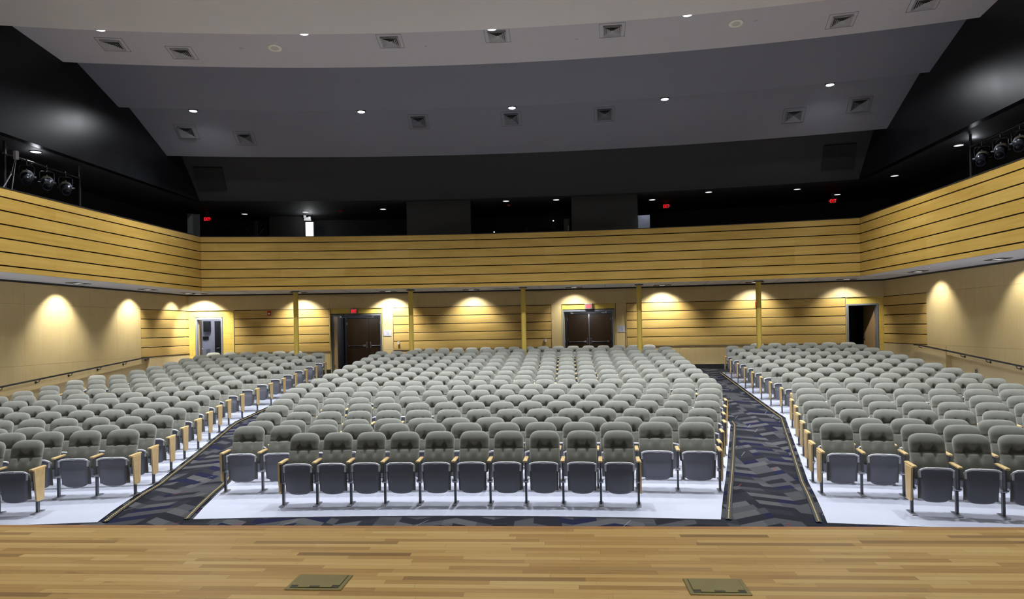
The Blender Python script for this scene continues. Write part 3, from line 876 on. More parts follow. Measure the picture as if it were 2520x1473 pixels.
for blk, k, i, n, R, s, sl, sr, w in seat_spots():
    a = s/R; z = floor_z(R)+SLAB
    F = frame_at(R, a, z)
    inner = (blk == 'L' and i == n-1) or (blk == 'R' and i == 0)
    solo = k < 10 or (k < 16 and inner)
    endl, endr = i == 0, i == n-1
    sides = [(-sl, endl)]+([(sr, True)] if endr else [])
    if solo:
        count += 1
        t = tag(empty('auditorium_seat', F), seat_label(blk, k, i, n), 'seat', 'grey auditorium seats in ten nearest rows')
        link('backrest', get('back', w), t)
        c = link('seat_cushion', get('cushion', w), t)
        link('seat_pan', get('pan', w), c); link('seat_rim', get('rim', w), c)
        for x, e in sides:
            link('armrest', get('arm'), t, (x, 0, 0))
            l = link('support_leg', get('leg'), t, (x, 0, 0)); link('foot_plate', get('foot'), l)
            if e and not (blk == 'L' and endl and x < 0) and not (blk == 'R' and endr and x > 0):
                link('end_panel', get('end'), t, (x+(-.026 if x < 0 else .026), 0, 0))
    else:
        back_mb(far, w, 10, 16, 0, F); cushion_mb(far, w, 6, 6, 0, F); pan_mb(far, w, 6, 6, 1, F); rim_mb(far, w, 4, 12, 2, F)
        for x, e in sides:
            T = F @ Matrix.Translation((x, 0, 0))
            arm_mb(far, 3, T, True); leg_mb(far, 4, 5, T, True)
            if e: end_mb(far, 3, F @ Matrix.Translation((x+(-.026 if x < 0 else .026), 0, 0)))
o = link('rear_seating', far.mesh('rear_seating', FM, True))
tag(o, 'remaining grey seats rising behind the tenth row to the rear wall', 'seats', kind='stuff')
# ------------------------------------------------------------------ columns
for x, w in zip((-8.1, -4.05, 0.0, 4.08, 8.05), ('first from the lit doorway', 'second from the lit doorway', 'in the middle of the hall', 'second from the dark doorway', 'first from the dark doorway')):
    R = 50.42; a = math.asin(x/R); F = frame_at(R, a, floor_z(R))
    t = tag(empty('support_column', F), 'slim round yellow column under the balcony, '+w, 'column', 'yellow columns under the balcony')
    h = 3.85-floor_z(R)
    mb = MB(); mb.cyl((0, 0, 0), .086, h-.02, 28); mb.build('shaft', M['ypaint'], t, smooth=True)
    mb = MB(); mb.box(-.14, .14, -.14, .14, h-.022, h-.002); mb.build('top_plate', M['rail'], t)

# ------------------------------------------------------------------ recessed wall washers and their scallops
def washer(x, R, sname, watts, tow, col=(1, .98, .92), size=106):
    a = math.asin(x/R) if R else 0
    if R: F = frame_at(R, a, 3.8515)
    else: F = Matrix.Translation((x, tow, 3.8515)) @ Matrix.Rotation(-PI/2 if x < 0 else PI/2, 4, 'Z').inverted()
    t = tag(empty('recessed_downlight', F), 'recessed light in the balcony soffit, '+sname, 'ceiling light', 'recessed lights under the balcony')
    mb = MB(); mb.box(-.31, .31, -.15, .15, -.006, .003); mb.build('trough', M['fixture'] if 0 else M['groove'], t)
    mb = MB(); mb.box(-.09, .09, -.08, .08, -.009, -.0062); mb.build('lens', M['soffit_lens'], t)
    d = F.to_3x3() @ Vector((0, math.sin(R_(25)), -math.cos(R_(25))))
    spot('wall_washer', F @ Vector((0, 0, -.03)), d, watts, size, .7, col, .05)
WW = 240
for x, w, p in ((-11.75, 'above the lit doorway', 1.5), (-8.3, 'beside the column first from the lit doorway', .85), (-5.05, 'above the sign by the open double doors', 1.35), (-1.97, 'between middle column and its neighbour toward lit doorway', .62),
                (1.83, 'in front of the closed double doors', .5), (5.0, 'past the sign by the closed double doors', 1.0), (8.15, 'above the bright red alarm', .5), (11.05, 'above the dark doorway', .42)):
    washer(x, 51.2, w, WW*p*1.45, 0)
for x, y, w, p in ((-11.83, 17.8, 'over the lit-doorway handrail wall, nearer the stage', 1.35), (-11.83, 20.95, 'over the lit-doorway handrail wall, above its boards', 1.15), (-11.83, 23.35, 'in the corner by the lit doorway', .75),
                   (11.83, 20.9, 'over the dark-doorway handrail wall, above its boards', .85), (11.83, 17.2, 'over the dark-doorway handrail wall, nearer the stage', .62)):
    washer(x, 0, w, WW*p*.85, y, size=92)
for x, y, p in ((-11.83, 14.2, .7), (11.83, 13.5, .7)): spot('wall_washer', (x, y, 3.80), (math.copysign(.45, x), 0, -.9), WW*p, 84, .42, (1, .93, .80), .05)
mb = MB(); mb.box(-.34, .34, -.18, .18, -.006, .004)
o = mb.build('air_grille', M['ventm'], mat=frame_at(50.9, math.asin(-.75/50.9), 3.851)); tag(o, 'pale rectangular grille in the balcony soffit by the middle column', 'grille')

# ------------------------------------------------------------------ doors
def door_local(s0, s1, R=52.0):
    a = ang((s0+s1)/2); return frame_at(R, a, .805), (s1-s0)/2
def frame_mesh(mb, hw, h, t=.055, y0=-.03, y1=.16):
    mb.box(-hw-t, -hw, y0, y1, 0, h+t); mb.box(hw, hw+t, y0, y1, 0, h+t); mb.box(-hw, hw, y0, y1, h, h+t)
    for sx in (-1, 1): mb.box(sx*hw-(.0 if sx < 0 else .016), sx*hw+(.016 if sx < 0 else 0), .04, .10, 0, h)
def open_box(mb, x0, x1, y0, y1, z0, z1, t=.06, m=0, mw=None):
    """walls, ceiling and floor of a little room that is open toward the hall"""
    mb.box(x0-t, x0, y0, y1, z0, z1, m); mb.box(x1, x1+t, y0, y1, z0, z1, m); mb.box(x0-t, x1+t, y1, y1+t, z0, z1, m if mw is None else mw)
    mb.box(x0-t, x1+t, y0, y1+t, z1, z1+t, m); mb.box(x0-t, x1+t, y0, y1+t, z0-t, z0, m)
def leaf(name, parent, w, h, mat, hinge, rot, side, bar=None, knob=None, y=.05):
    """door leaf hinged at x=hinge, closing toward +x if side>0"""
    T = Matrix.Translation((hinge, y, .01)) @ Matrix.Rotation(rot, 4, 'Z')
    mb = MB(); mb.box(min(0, side*w), max(0, side*w), -.022, .022, 0, h-.02)
    l = mb.build(name, mat, parent, mat=T)
    if bar is not None:
        mb = MB(); x0, x1 = sorted((side*.06, side*(w-.10))); mb.tube([(x0, bar*.075, .96), (x1, bar*.075, .96)], .017, 10)
        mb.box(x0, x0+.05, min(0, bar*.09), max(0, bar*.09), .93, .99); mb.box(x1-.10, x1, min(0, bar*.09), max(0, bar*.09), .92, 1.0)
        mb.build('panic_bar', M['steel'], l)
        mb = MB(); xx = side*(w-.06); mb.box(xx-.022, xx+.022, min(.02*bar, bar*.05), max(.02*bar, bar*.05), .86, 1.12); mb.tube([(xx, bar*.06, 1.08), (xx, bar*.075, .90)], .012, 8)
        mb.build('door_pull', M['steel'], l)
    if knob is not None:
        mb = MB(); xx = side*(w-.07)
        mb.tube([(xx, -.07, 1.0), (xx, .07, 1.0)], .014, 10); mb.tube([(xx, -.065, 1.0), (xx-side*.11, -.065, 1.0)], .010, 8); mb.tube([(xx, .065, 1.0), (xx-side*.11, .065, 1.0)], .010, 8)
        mb.box(xx-.03, xx+.03, -.026, .026, .94, 1.10); mb.build('door_handle', M['steel'], l)
    mb = MB()
    for z in (.25, 1.05, 1.9): mb.tube([(0, -.026, z-.05), (0, -.026, z+.05)], .012, 8)
    mb.build('hinge', M['steel'], l)
    return l
# door_1: single door standing open to a bright corridor
F, hw = door_local(*OPEN[0]); H = 2.13
d = struct(empty('door_1', F))
mb = MB(); frame_mesh(mb, hw, H); mb.build('frame', M['frame_grey'], d)
leaf('door_leaf', d, 2*hw-.01, H, M['oakdoor'], -hw+.01, R_(99), 1, knob=1, y=.13)
mb = MB(); open_box(mb, -hw-1.9, hw+.9, .16, 2.3, 0, 2.6); struct(mb.build('wall_corridor', M['corridor'], mat=F))
T = F
for gx, gy in ((-11.44, 15.87), (11.73, 17.9)): point('gallery_glow', (gx, gy, 6.86), 5, (.9, .94, 1), .08)
point('corridor_light', F @ Vector((-.5, 1.2, 2.45)), 34, (.93, .95, 1), .2)
# things seen in the corridor
o = empty('wall_speaker', F @ Matrix.Translation((-.66, 2.24, 1.68))); tag(o, 'black box speaker on the white corridor wall behind the lit doorway', 'speaker')
mb = MB(); mb.box(-.12, .12, -.16, .045, 0, .42, ch=.01); mb.build('cabinet', M['speaker'], o)
mb = MB(); mb.box(-.10, .10, -.166, -.160, .02, .38); mb.build('grille', M['base'], o)
mb = MB(); mb.tube([(.0, .0, .2), (-.0, .055, .2)], .02, 8); mb.box(-.05, .05, .045, .058, .12, .30); mb.build('bracket', M['rail'], o)
o = empty('wall_clock_box', F @ Matrix.Translation((-.74, 2.28, 1.36))); tag(o, 'small dark device on the corridor wall below the black speaker', 'device')
mb = MB(); mb.box(-.11, .11, -.05, .018, 0, .13, ch=.01); mb.build('case', M['speaker'], o)
mb = MB(); mb.box(-.08, .08, -.055, -.05, .03, .10); mb.build('face', M['base'], o)
o = empty('storage_cabinet', F @ Matrix.Translation((-.74, 1.9, 0))); tag(o, 'white cabinet in the corridor behind the lit doorway', 'cabinet')
mb = MB(); mb.box(-.20, .16, -.2, .36, .003, .98); mb.build('body', M['corridor'], o)
mb = MB(); mb.box(-.195, .155, -.222, -.2, .03, .93); k = mb.build('cabinet_door', M['white'], o)
mb = MB(); mb.box(.11, .13, -.24, -.222, .5, .62); mb.build('handle', M['rail'], k)
mb = MB(); mb.box(-.28, -.22, 0, .02, 0, 0.001)
o = empty('corridor_door', F @ Matrix.Translation((-.14, 2.235, 0))); tag(o, 'black door at the end of the corridor behind the lit doorway', 'door')
mb = MB(); mb.box(-.24, .62, -.03, .058, 0.003, 2.1); mb.build('leaf', M['base'], o)
mb = MB(); mb.tube([(-.16, -.035, 1.0), (-.16, -.075, 1.0), (-.05, -.075, 1.02)], .012, 8); mb.build('handle', M['steel'], o)
# door_4: single door standing open to a dark stair
F, hw = door_local(*OPEN[3])
d = struct(empty('door_4', F)); H = 2.17
mb = MB(); frame_mesh(mb, hw, H); mb.build('frame', M['frame_grey'], d)
leaf('door_leaf', d, 2*hw-.01, H, M['oakdoor'], hw-.01, R_(-76), -1, knob=1, y=.13)
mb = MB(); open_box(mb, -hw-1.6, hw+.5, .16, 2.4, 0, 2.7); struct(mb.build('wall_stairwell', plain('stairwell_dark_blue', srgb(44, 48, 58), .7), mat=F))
# doors 2 and 3: double openings to vestibules with brown doors beyond
for idx, (nm, (s0, s1), fm) in enumerate((('door_2', OPEN[1], M['frame_dark']), ('door_3', OPEN[2], M['frame_grey']))):
    F, hw = door_local(s0, s1); H = 2.18
    d = struct(empty(nm, F))
    mb = MB(); frame_mesh(mb, hw, H); mb.build('frame', fm, d)
    for sx in (-1, 1):
        leaf('door_leaf', d, hw-.02, H, M['oakdoor'], sx*(hw-.01), -sx*R_(94), -sx, y=.15)
        mb = MB(); mb.tube([(sx*(hw-.28), .05, H-.05), (sx*(hw-.28), -.0, H-.07), (sx*(hw-.55), .08, H-.06)], .012, 8); mb.box(sx*(hw-.28)-.03, sx*(hw-.28)+.03, .02, .07, H-.08, H-.0); mb.build('door_closer', M['steel'], d)
    mb = MB(); open_box(mb, -hw-.16, hw+.16, .17, 3.0, 0, 2.45); struct(mb.build('wall_vestibule', M['vest'], mat=F))
    mb = MB(); mb.box(-hw-.155, -hw-.14, .5, 2.9, .0, .1); mb.box(-hw-.15, hw+.15, 2.975, 2.995, .0, .1); mb.build('baseboard', M['base'], d)
    t = tag(empty('vestibule_doors', F @ Matrix.Translation((0, 2.93, 0))), 'pair of brown doors with panic bars beyond the '+('open double doorway' if idx == 0 else 'double doorway in the middle of the rear wall'), 'doors')
    for sx in (-1, 1): leaf('leaf', t, .88, 2.12, M['walnut'], sx*.90, 0, -sx, bar=-1, y=0)
    mb = MB(); mb.box(-.99, -.91, -.05, .06, 0.002, 2.2); mb.box(.91, .99, -.05, .06, 0.002, 2.2); mb.box(-.91, .91, -.05, .06, 2.14, 2.2); mb.build('frame', M['frame_dark'], t)
    mb = MB(); mb.box(-.016, .016, -.06, -.03, .02, 2.13); mb.build('leaf_gap_strip', M['steel'] if idx else M['walnut'], t)  # at door_3 the pale steel stands in for light between the leaves
    point('vestibule_light', F @ Vector((.0, 1.5, 2.3)), (16, 18)[idx], (.92, .95, 1), .15)

# ------------------------------------------------------------------ signs, alarms, switches
def exit_sign(F, label, arrow=0, housing=None, hang=0, w=.29, h=.205):
    t = tag(empty('exit_sign', F), label, 'exit sign', 'red EXIT signs')
    mb = MB(); mb.box(-w/2, w/2, -.03, .03, 0, h, ch=.008)
    if hang: mb.box(-.05, .05, -.02, .02, h, h+hang)
    mb.build('housing', housing or M['signface'], t)
    mb = MB(); mb.box(-w/2+.02, w/2-.02, -.034, -.03, .018, h-.018); mb.build('face', plain('exit_face', srgb(120, 24, 30) if housing else srgb(150, 130, 134), .5), t)
    cu = bpy.data.curves.new('exit_lettering', 'FONT'); cu.body = 'EXIT'; cu.size = .165; cu.align_x = 'CENTER'; cu.extrude = .002; cu.offset = .0025
    cu.materials.append(M['redglow'])
    tmp = bpy.data.objects.new('lettering_curve', cu); C.objects.link(tmp); dg = bpy.context.evaluated_depsgraph_get()
    me = bpy.data.meshes.new_from_object(tmp.evaluated_get(dg)); bpy.data.objects.remove(tmp)
    o = link('lettering', me, t, mat=Matrix.Translation((-.012*arrow, -.037, .042)) @ Matrix.Rotation(PI/2, 4, 'X') @ Matrix.Diagonal((.62, 1.02, 1, 1)))
    if arrow:
        x = arrow*(w/2-.028); mb = MB()
        mb.add([(x-arrow*.012, -.0385, .075), (x-arrow*.012, -.0385, .13), (x+arrow*.014, -.0385, .1025)], [(0, 1, 2)]); mb.build('arrow', M['redglow'], t)
    return t
exit_sign(frame_at(51.90, ang(-6.55), 3.055), 'red EXIT sign above the open double doorway')
exit_sign(frame_at(51.90, ang(2.38), 3.065), 'red EXIT sign above the double doorway in the middle of the rear wall')
exit_sign(frame_at(52.0, ang(-11.53*1.03), 6.58), 'red EXIT sign in the dark gallery near the pale post', 1, M['signdark'], .17)
exit_sign(frame_at(52.0, ang(5.33), 6.72), 'red EXIT sign in the dark gallery above the pale cabinet', 1, M['signdark'], .03)
exit_sign(frame_at(52.0, ang(11.05), 6.57), 'red EXIT sign with an arrow in the dark gallery above dark doorway end', -1, M['signdark'], .18)
for x, z, w, c in ((-9.62, 3.04, 'dull red fire alarm on the shaded boards by the lit doorway', M['red']), (8.40, 3.02, 'bright red fire alarm beside the column first from the dark doorway', M['red'])):
    F = frame_at(51.895, math.asin(x/51.9), z); t = tag(empty('fire_alarm', F), w, 'fire alarm', 'red fire alarms')
    mb = MB(); mb.box(-.06, .06, -.045, .004, 0, .185, ch=.012); mb.build('housing', c, t)
    mb = MB(); mb.box(-.035, .035, -.06, -.045, .045, .10, ch=.008); mb.build('strobe', M['white'], t)
for x, w in ((-4.86, 'white wall control beside the sign by the open double doors'), (.735, 'white wall control beside the closed double doors')):
    F = frame_at(51.89, math.asin(x/51.9), 1.86); t = tag(empty('wall_control', F), w, 'wall control', 'white wall controls')
    mb = MB(); mb.box(-.035, .035, -.03, .004, 0, .115, ch=.006); mb.build('case', M['white'], t)
    mb = MB(); mb.box(-.018, .018, -.034, -.03, .06, .10); mb.build('dial', M['symbol'], t)
for s, w in ((-5.30, 'pale notice plate on the panel beside open double doors'), (3.58, 'pale notice plate on the panel beside closed double doors')):
    F = frame_at(51.925, ang(s), 2.185); t = tag(empty('notice_plate', F), w, 'sign', 'pale notice plates')
    mb = MB(); mb.box(-.145, .145, -.012, 0, 0, .235, ch=.004); mb.build('plate', plain('plate_grey', srgb(190, 192, 206), .4), t)
    mb = MB(); mb.box(.0, .06, -.0135, -.012, .05, .13)
    for i in range(4): mb.box(-.11+.02*(i % 2), -.02+.05*(i % 3), -.0135, -.012, .19-.02*i, .197-.02*i)
    mb.build('symbol', M['symbol'], t)
F = frame_at(51.925, math.asin(-1.9/51.9), 3.42); mb = MB(); mb.cyl((0, 0, 0), .02, .012, 12, mat=Matrix.Rotation(PI/2, 4, 'X'))
tag(mb.build('wall_sensor', M['blue'], mat=F), 'tiny blue indicator dot high on the upper wall panels', 'sensor')
t = tag(empty('wall_outlet', Matrix.Translation((12.585, 19.45, .93)) @ Matrix.Rotation(-PI/2, 4, 'Z')), 'steel outlet plate low on the wall under the handrail', 'outlet')
mb = MB(); mb.box(-.04, .04, -.012, 0, 0, .13, ch=.004); mb.build('plate', M['steel'], t)
mb = MB(); mb.box(-.018, .018, -.018, -.012, .02, .055); mb.box(-.018, .018, -.018, -.012, .075, .11); mb.build('socket', M['rail'], t)

# ------------------------------------------------------------------ handrails
def handrail(sx, y0, z0, y1, z1, bys, label, ext):
    t = tag(empty('handrail', Matrix.Translation((sx*12.36, 0, 0))), label, 'handrail', 'black handrails')
    zz = lambda y: z0+(z1-z0)*(y-y0)/(y1-y0)
    mb = MB(); P = [(0, 9.0, zz(9.0)), (0, y1, z1), (0, y1+ext, z1+.004)]
    mb.tube(P, .024, 14); mb.build('rail', M['rail'], t, smooth=True)
    for y in bys:
        z = zz(min(y, y1)); mb = MB()
        mb.tube([(0, y, z-.02), (sx*.01, y, z-.07), (sx*.05, y, z-.085), (sx*.108, y, z-.085)], .010, 8)
        mb.tube([(sx*.100, y, z-.085), (sx*.109, y, z-.085)], .036, 14); mb.box(-.015, .015, y-.03, y+.03, z-.03, z-.018)
        mb.build('bracket', M['rail'], t)
handrail(-1, 15.86, 1.213, 21.6, 1.655, (11.0, 12.3, 14.6, 15.8, 17.0, 18.2, 19.4, 20.6, 21.75), 'black handrail on the veneer wall on the lit doorway side', .35)
handrail(1, 17.34, 1.272, 22.0, 1.655, (11.0, 12.5, 14.0, 15.2, 16.3, 17.44, 18.62, 19.75, 21.95), 'black handrail on the veneer wall on the dark doorway side', .25)

# ------------------------------------------------------------------ floor pockets on the stage
for x, y, w in ((-.045, 3.712, 'closer to the lit doorway side'), (2.12, 3.695, 'closer to the dark doorway side')):
    t = tag(empty('floor_pocket', Matrix.Translation((x, y, ST))), 'olive bronze floor pocket set in the stage boards, '+w, 'floor box', 'bronze floor pockets')
    X, Y = .158, .112
    mb = MB(); mb.box(-X, X, -Y, Y, 0, .006, ch=.004); mb.build('frame', M['brass'], t)
    mb = MB(); mb.box(-X+.022, X-.022, -Y+.020, Y-.016, .0062, .0072); mb.build('joint', M['brassdark'], t)
    mb = MB(); mb.box(-X+.025, X-.025, -Y+.052, Y-.018, .0065, .0095); mb.box(-X+.063, X-.063, -Y+.023, -Y+.052, .0065, .0095)
    l = mb.build('lid', M['brass'], t)
    mb = MB(); mb.box(-.028, .028, -Y+.024, -Y+.044, .0096, .0102); mb.build('finger_pull', M['brassdark'], l)
    mb = MB(); mb.box(-X+.026, -X+.060, -Y+.023, -Y+.05, .0072, .0078); mb.box(X-.060, X-.026, -Y+.023, -Y+.05, .0072, .0078); mb.build('cable_notch', M['brassdark'], t)

# ------------------------------------------------------------------ gallery fittings
DISC = [(-10.65, 25.3), (-8.25, 25.27), (-5.24, 25.18), (-.55, 24.33), (1.24, 24.4), (4.7, 24.99), (6.47, 23.87), (9.43, 23.86), (11.23, 25.1), (11.82, 22.16), (11.73, 18.55), (-11.44, 15.87)]
DW = ['by the pale post and EXIT sign', 'over the daylit window', 'first past the daylit window', 'in the middle bay, closer to the window', 'in the middle bay on cabinet side', 'over the pale cabinet', 'past the EXIT sign by pale cabinet',
      'before the EXIT sign with arrow', 'just past the EXIT sign with arrow', 'first over the side gallery', 'over the side gallery stage lights', 'over the pipe on window side']
for (x, y), w in zip(DISC, DW):
    t = tag(empty('gallery_downlight', Matrix.Translation((x, y, 6.953))), 'dim white disc light in the gallery ceiling, '+w, 'ceiling light', 'disc lights in the gallery ceiling')
    mb = MB(); mb.lathe([(.13, 0), (.13, -.012), (.115, -.016), (.112, -.004)], 24); mb.build('trim_ring', M['charcoal'], t, smooth=True)
    mb = MB(); mb.cyl((0, 0, -.011), .111, .008, 24); mb.build('lens', M['disc'], t)
for x, y, w in ((-6.85, 25.2, 'near the daylit window'), (-.5, 25.1, 'in the middle bay')):
    t = tag(empty('smoke_detector', Matrix.Translation((x, y, 6.953))), 'small dome detector with a red rim on the gallery ceiling, '+w, 'detector', 'gallery ceiling detectors')
    mb = MB(); mb.lathe([(.085, 0), (.085, -.02), (.06, -.04), (0, -.045)], 20); mb.build('body', M['red'], t, smooth=True)
    mb = MB(); mb.lathe([(.03, -.042), (.02, -.055), (0, -.058)], 14); mb.build('eye', M['white'], t, smooth=True)
# window with daylight, emergency light over it
W = struct(empty('window_1', frame_at(52.86, ang(-8.49*52/52.9), 5.60)))
mb = MB(); mb.box(-.19, -.15, -.03, .03, 0, 1.14); mb.box(.15, .19, -.03, .03, 0, 1.14); mb.box(-.19, .19, -.03, .03, 1.10, 1.14); mb.build('window_frame', M['charcoal'], W)
mb = MB(); mb.box(-.15, .15, -.005, .005, .0, 1.10); mb.build('pane', M['day'], W)
t = tag(empty('emergency_light', frame_at(52.84, ang(-8.55*52/52.9), 6.80)), 'white twin-head emergency light above the daylit gallery window', 'emergency light')
mb = MB(); mb.box(-.14, .14, -.06, 0, -.04, .09, ch=.01); mb.build('case', M['white'], t)
for sx in (-1, 1):
    mb = MB(); mb.box(sx*.09-.05, sx*.09+.05, -.14, -.06, .02-.03*sx, .13-.03*sx, ch=.012); mb.build('lamp_head', M['white'], t)
point('emergency_lamp', frame_at(52.3, ang(-8.4*52/52.9), 6.72).translation, 9, (.95, .98, 1), .06)
# pale post, cabinets, bracket, hatch
t = tag(empty('gallery_post', Matrix.Translation((-11.25, 22.72, 4.65))), 'pale grey post beside the EXIT sign at the balcony corner', 'post')
mb = MB(); mb.box(-.19, -.02, -.06, .06, 0, 1.9); mb.build('shaft', plain('pale_post_a', srgb(118, 120, 122), .6), t)
mb = MB(); mb.box(-.018, .19, .02, .07, 0, 1.88); mb.build('side_plate', plain('pale_post_b', srgb(74, 76, 80), .6), t)
for s, z, w, h, lab in ((4.28, 4.65, .42, 1.60, 'pale blue-grey cabinet standing beside the dark booth wall'), (1.60, 4.65, .20, 1.58, 'narrow grey cabinet against the dark booth wall in the middle bay')):
    F = frame_at(50.3, s/50.3, z); t = tag(empty('gallery_cabinet', F), lab, 'cabinet', 'gallery cabinets')
    mb = MB(); mb.box(-w/2, w/2, -.06, .30, 0, h); mb.build('body', M['cab'] if w > .3 else plain('cabinet_grey', srgb(66, 68, 72), .6), t)
    mb = MB(); mb.box(-w/2+.02, w/2-.02, -.072, -.06, .1, h-.04); k = mb.build('cabinet_door', M['cab'] if w > .3 else plain('cabinet_grey2', srgb(70, 72, 76), .6), t)
    mb = MB(); mb.box(w/2-.06, w/2-.04, -.088, -.072, h-.45, h-.25); mb.build('handle', M['steel'], k)
spot('gallery_glow', pol(49.95, 4.35/50, 6.88), (0.02, .12, -1), 26, 70, .8, (.85, .9, 1), .05)
t = tag(empty('bracket_stand', frame_at(52.2, ang(-10.2), 4.65)), 'thin grey branched bracket in front of the dark gallery wall', 'bracket')
mb = MB(); mb.box(-.06, .06, -.04, .04, 0, 2.0); mb.build('upright', plain('bracket_grey', srgb(58, 60, 62), .5), t)
mb = MB(); mb.tube([(-.04, -.05, 1.3), (-.34, -.05, 1.72)], .025, 8); mb.tube([(.04, -.05, 1.36), (.28, -.05, 1.70)], .02, 8); mb.build('brace', plain('bracket_grey2', srgb(70, 72, 74), .5), t)
t = tag(empty('projector_mount', frame_at(53.9, ang(.55*52/54), 6.15)), 'faint bar bracket with a white indicator on the rear gallery wall', 'bracket')
mb = MB(); mb.tube([(-.55, -.10, .25), (.55, -.10, .30)], .022, 8); mb.box(-.60, -.50, -.14, .0, .18, .30); mb.box(.52, .62, -.14, 0, .22, .34); mb.build('bar', plain('bar_grey', srgb(62, 64, 68), .5), t)
mb = MB(); mb.cyl((.55, -.16, .55), .022, .03, 10); mb.build('indicator', glow('white_indicator', (.85, .92, 1, 1), 3), t)
mb = MB(); mb.cyl((0, 0, 0), .018, .03, 10); tag(mb.build('indicator_lamp', glow('white_indicator_small', (.85, .92, 1, 1), 3), mat=frame_at(50.6, -1.02/50.6, 5.87)), 'tiny white indicator lamp just above the balcony front', 'indicator')
def slope_frame(a, t):
    return cone_frame((48.25, 8.55), (49.62, 6.93), a, 48.25+1.37*t)
for a, lab in ((-12.0, 'dark square hatch on the sloping ceiling at the lit doorway end'), (11.9, 'dark square hatch on the sloping ceiling at the dark doorway end')):
    F = slope_frame(R_(a), .60); mb = MB(); mb.box(-.50, .42, -.42, .42, -.05, -.002); tag(mb.build('ceiling_hatch', M['dark'], mat=F), lab, 'hatch', 'dark ceiling hatches')

# stage lights on pipes in the side galleries
def stage_light(F, label):
    t = tag(empty('stage_light', F), label, 'stage light', 'stage lights on the gallery pipes')
    mb = MB(); mb.tube([(0, .035, -.02), (0, .04, .02), (0, 0, .045), (0, -.04, .02), (0, -.035, -.03)], .012, 8); mb.tube([(0, -.035, -.03), (0, -.02, -.07), (0, 0, -.12)], .014, 8); mb.build('clamp', M['fixture'], t, smooth=True)
    mb = MB(); mb.tube([(-.15, 0, -.40), (-.15, 0, -.16), (-.12, 0, -.12), (.12, 0, -.12), (.15, 0, -.16), (.15, 0, -.40)], .012, 8)
    mb.tube([(-.19, 0, -.40), (-.13, 0, -.40)], .03, 10); mb.tube([(.13, 0, -.40), (.19, 0, -.40)], .03, 10); y = mb.build('yoke', M['fixture'], t, smooth=True)
    T = Matrix.Translation((0, 0, -.40)) @ Matrix.Rotation(R_(30), 4, 'X') @ Matrix.Rotation(PI/2, 4, 'X')
    mb = MB(); mb.lathe([(0, -.30), (.07, -.30), (.085, -.27), (.085, -.20), (.12, -.16), (.125, .02), (.10, .06), (.085, .08), (.085, .26), (.10, .27), (.10, .30), (.085, .30), (.08, .27)], 20, mat=T)
    b = mb.build('body', M['fixture'], t, smooth=True)
    mb = MB(); mb.lathe([(0, .275), (.05, .272), (.082, .262)], 18, mat=T); mb.build('lens', M['bulb'], b, smooth=True)
    mb = MB()
    for z in (-.13, -.10, -.07, -.04): mb.lathe([(.125, z), (.140, z+.004), (.140, z+.012), (.125, z+.016)], 20, mat=T)
    for q in range(4): mb.box(-.014, .014, .12, .19, -.01+.02*q-.04, -.002+.02*q-.04, mat=T @ Matrix.Rotation(q*PI/2, 4, 'Z'))
    mb.build('fins', M['steel'], b)
    mb = MB(); P = [(.02*math.sin(k*.9)+.10*math.sin(k*.45), .11*math.cos(k*.45)+.02, .02-.30*(k/16)**.8) for k in range(17)]
    mb.tube(P, .009, 6); mb.build('cable', M['rail'], t, smooth=True)
def pipe(sx, y0, y1, z, label, x=11.42):
    t = tag(empty('lighting_pipe', Matrix.Translation((sx*x, 0, 0))), label, 'lighting pipe', 'lighting pipes in the side galleries')
    mb = MB(); mb.tube([(0, y0, z), (0, y1, z-.03)], .026, 12); mb.build('pipe', M['fixture'], t, smooth=True)
    for y in (y0+.1, y1): mb = MB(); mb.tube([(0, y, 4.66), (0, y, 6.95)], .030, 12); mb.build('upright', M['fixture'], t, smooth=True)
pipe(-1, 14.8, 17.36, 6.66, 'steel lighting pipe on posts in the side gallery over the lit doorway side')
pipe(1, 12.5, 17.5, 6.68, 'steel lighting pipe on posts in the side gallery over dark doorway side')
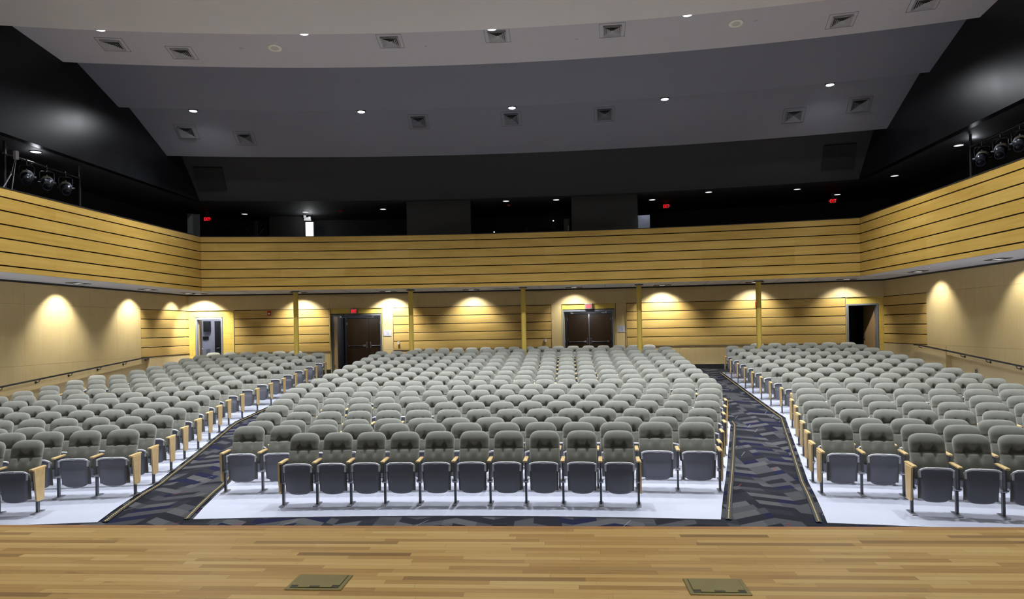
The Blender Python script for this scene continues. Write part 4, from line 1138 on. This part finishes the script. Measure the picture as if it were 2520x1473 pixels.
for sx, ys, side in ((-1, (15.55, 16.2, 16.85), 'lit'), (1, (17.05, 16.35, 15.7), 'dark')):
    for i, y in enumerate(ys):
        nm = ('nearest the stage', 'in the middle of three', 'nearest the gallery post')[i] if sx < 0 else ('nearest the disc light', 'second from the disc light', 'third from the disc light')[i]
        nm = nm.replace('nearest', 'next to')
        stage_light(Matrix.Translation((sx*11.42, y, 6.655)) @ Matrix.Rotation(sx*R_(-38), 4, 'Z') @ Matrix.Rotation(0, 4, 'X'), f'silver-black stage light on gallery pipe, {side} doorway side, {nm}')
# work-light clip by the left edge
t = tag(empty('boom_arm', Matrix.Translation((-11.35, 14.98, 4.66))), 'pale angled boom arm with a white clamp beside the gallery pipe post', 'boom arm')
mb = MB(); mb.tube([(0, -.4, .9), (0, .02, 1.55), (0, .16, 2.0)], .016, 8); mb.tube([(0, -.02, .9), (0, .16, 1.9)], .012, 8); mb.build('arm', M['steel'], t, smooth=True)
mb = MB(); mb.box(-.04, .04, .12, .22, 1.92, 2.12, ch=.01); mb.build('clamp', M['white'], t)

# ------------------------------------------------------------------ camera and view
th = math.atan(120/1680); rho = .0185
fwd = Vector((-math.sin(th), math.cos(th), 0)); rt = Vector((math.cos(th), math.sin(th), 0)); up = Vector((0, 0, 1))
r2 = rt*math.cos(rho)-up*math.sin(rho); u2 = rt*math.sin(rho)+up*math.cos(rho)
cam = bpy.data.cameras.new('camera'); cam.sensor_width = 36; cam.lens = 36*1680/2520; cam.shift_y = (805-736.5)/2520; cam.clip_end = 200
co = bpy.data.objects.new('camera', cam); C.objects.link(co)
mw = Matrix.Identity(4)
for i in range(3): mw[i][0], mw[i][1], mw[i][2] = r2[i], u2[i], -fwd[i]
mw[0][3], mw[1][3], mw[2][3] = 1.32, 0, 2.43
co.matrix_world = mw; sc.camera = co
w = bpy.data.worlds.new('world'); w.use_nodes = True; w.node_tree.nodes['Background'].inputs[0].default_value = (.6, .66, .8, 1); w.node_tree.nodes['Background'].inputs[1].default_value = .02
sc.world = w
sc.view_settings.view_transform = 'Standard'; sc.view_settings.look = 'None'; sc.view_settings.gamma = 1; sc.view_settings.use_curve_mapping = False
sc.view_settings.exposure = 0.0
sc.cycles.max_bounces = 5; sc.cycles.diffuse_bounces = 3; sc.cycles.glossy_bounces = 2
sc.cycles.sample_clamp_indirect = 6
sc.cycles.caustics_reflective = False
sc.cycles.use_light_tree = False
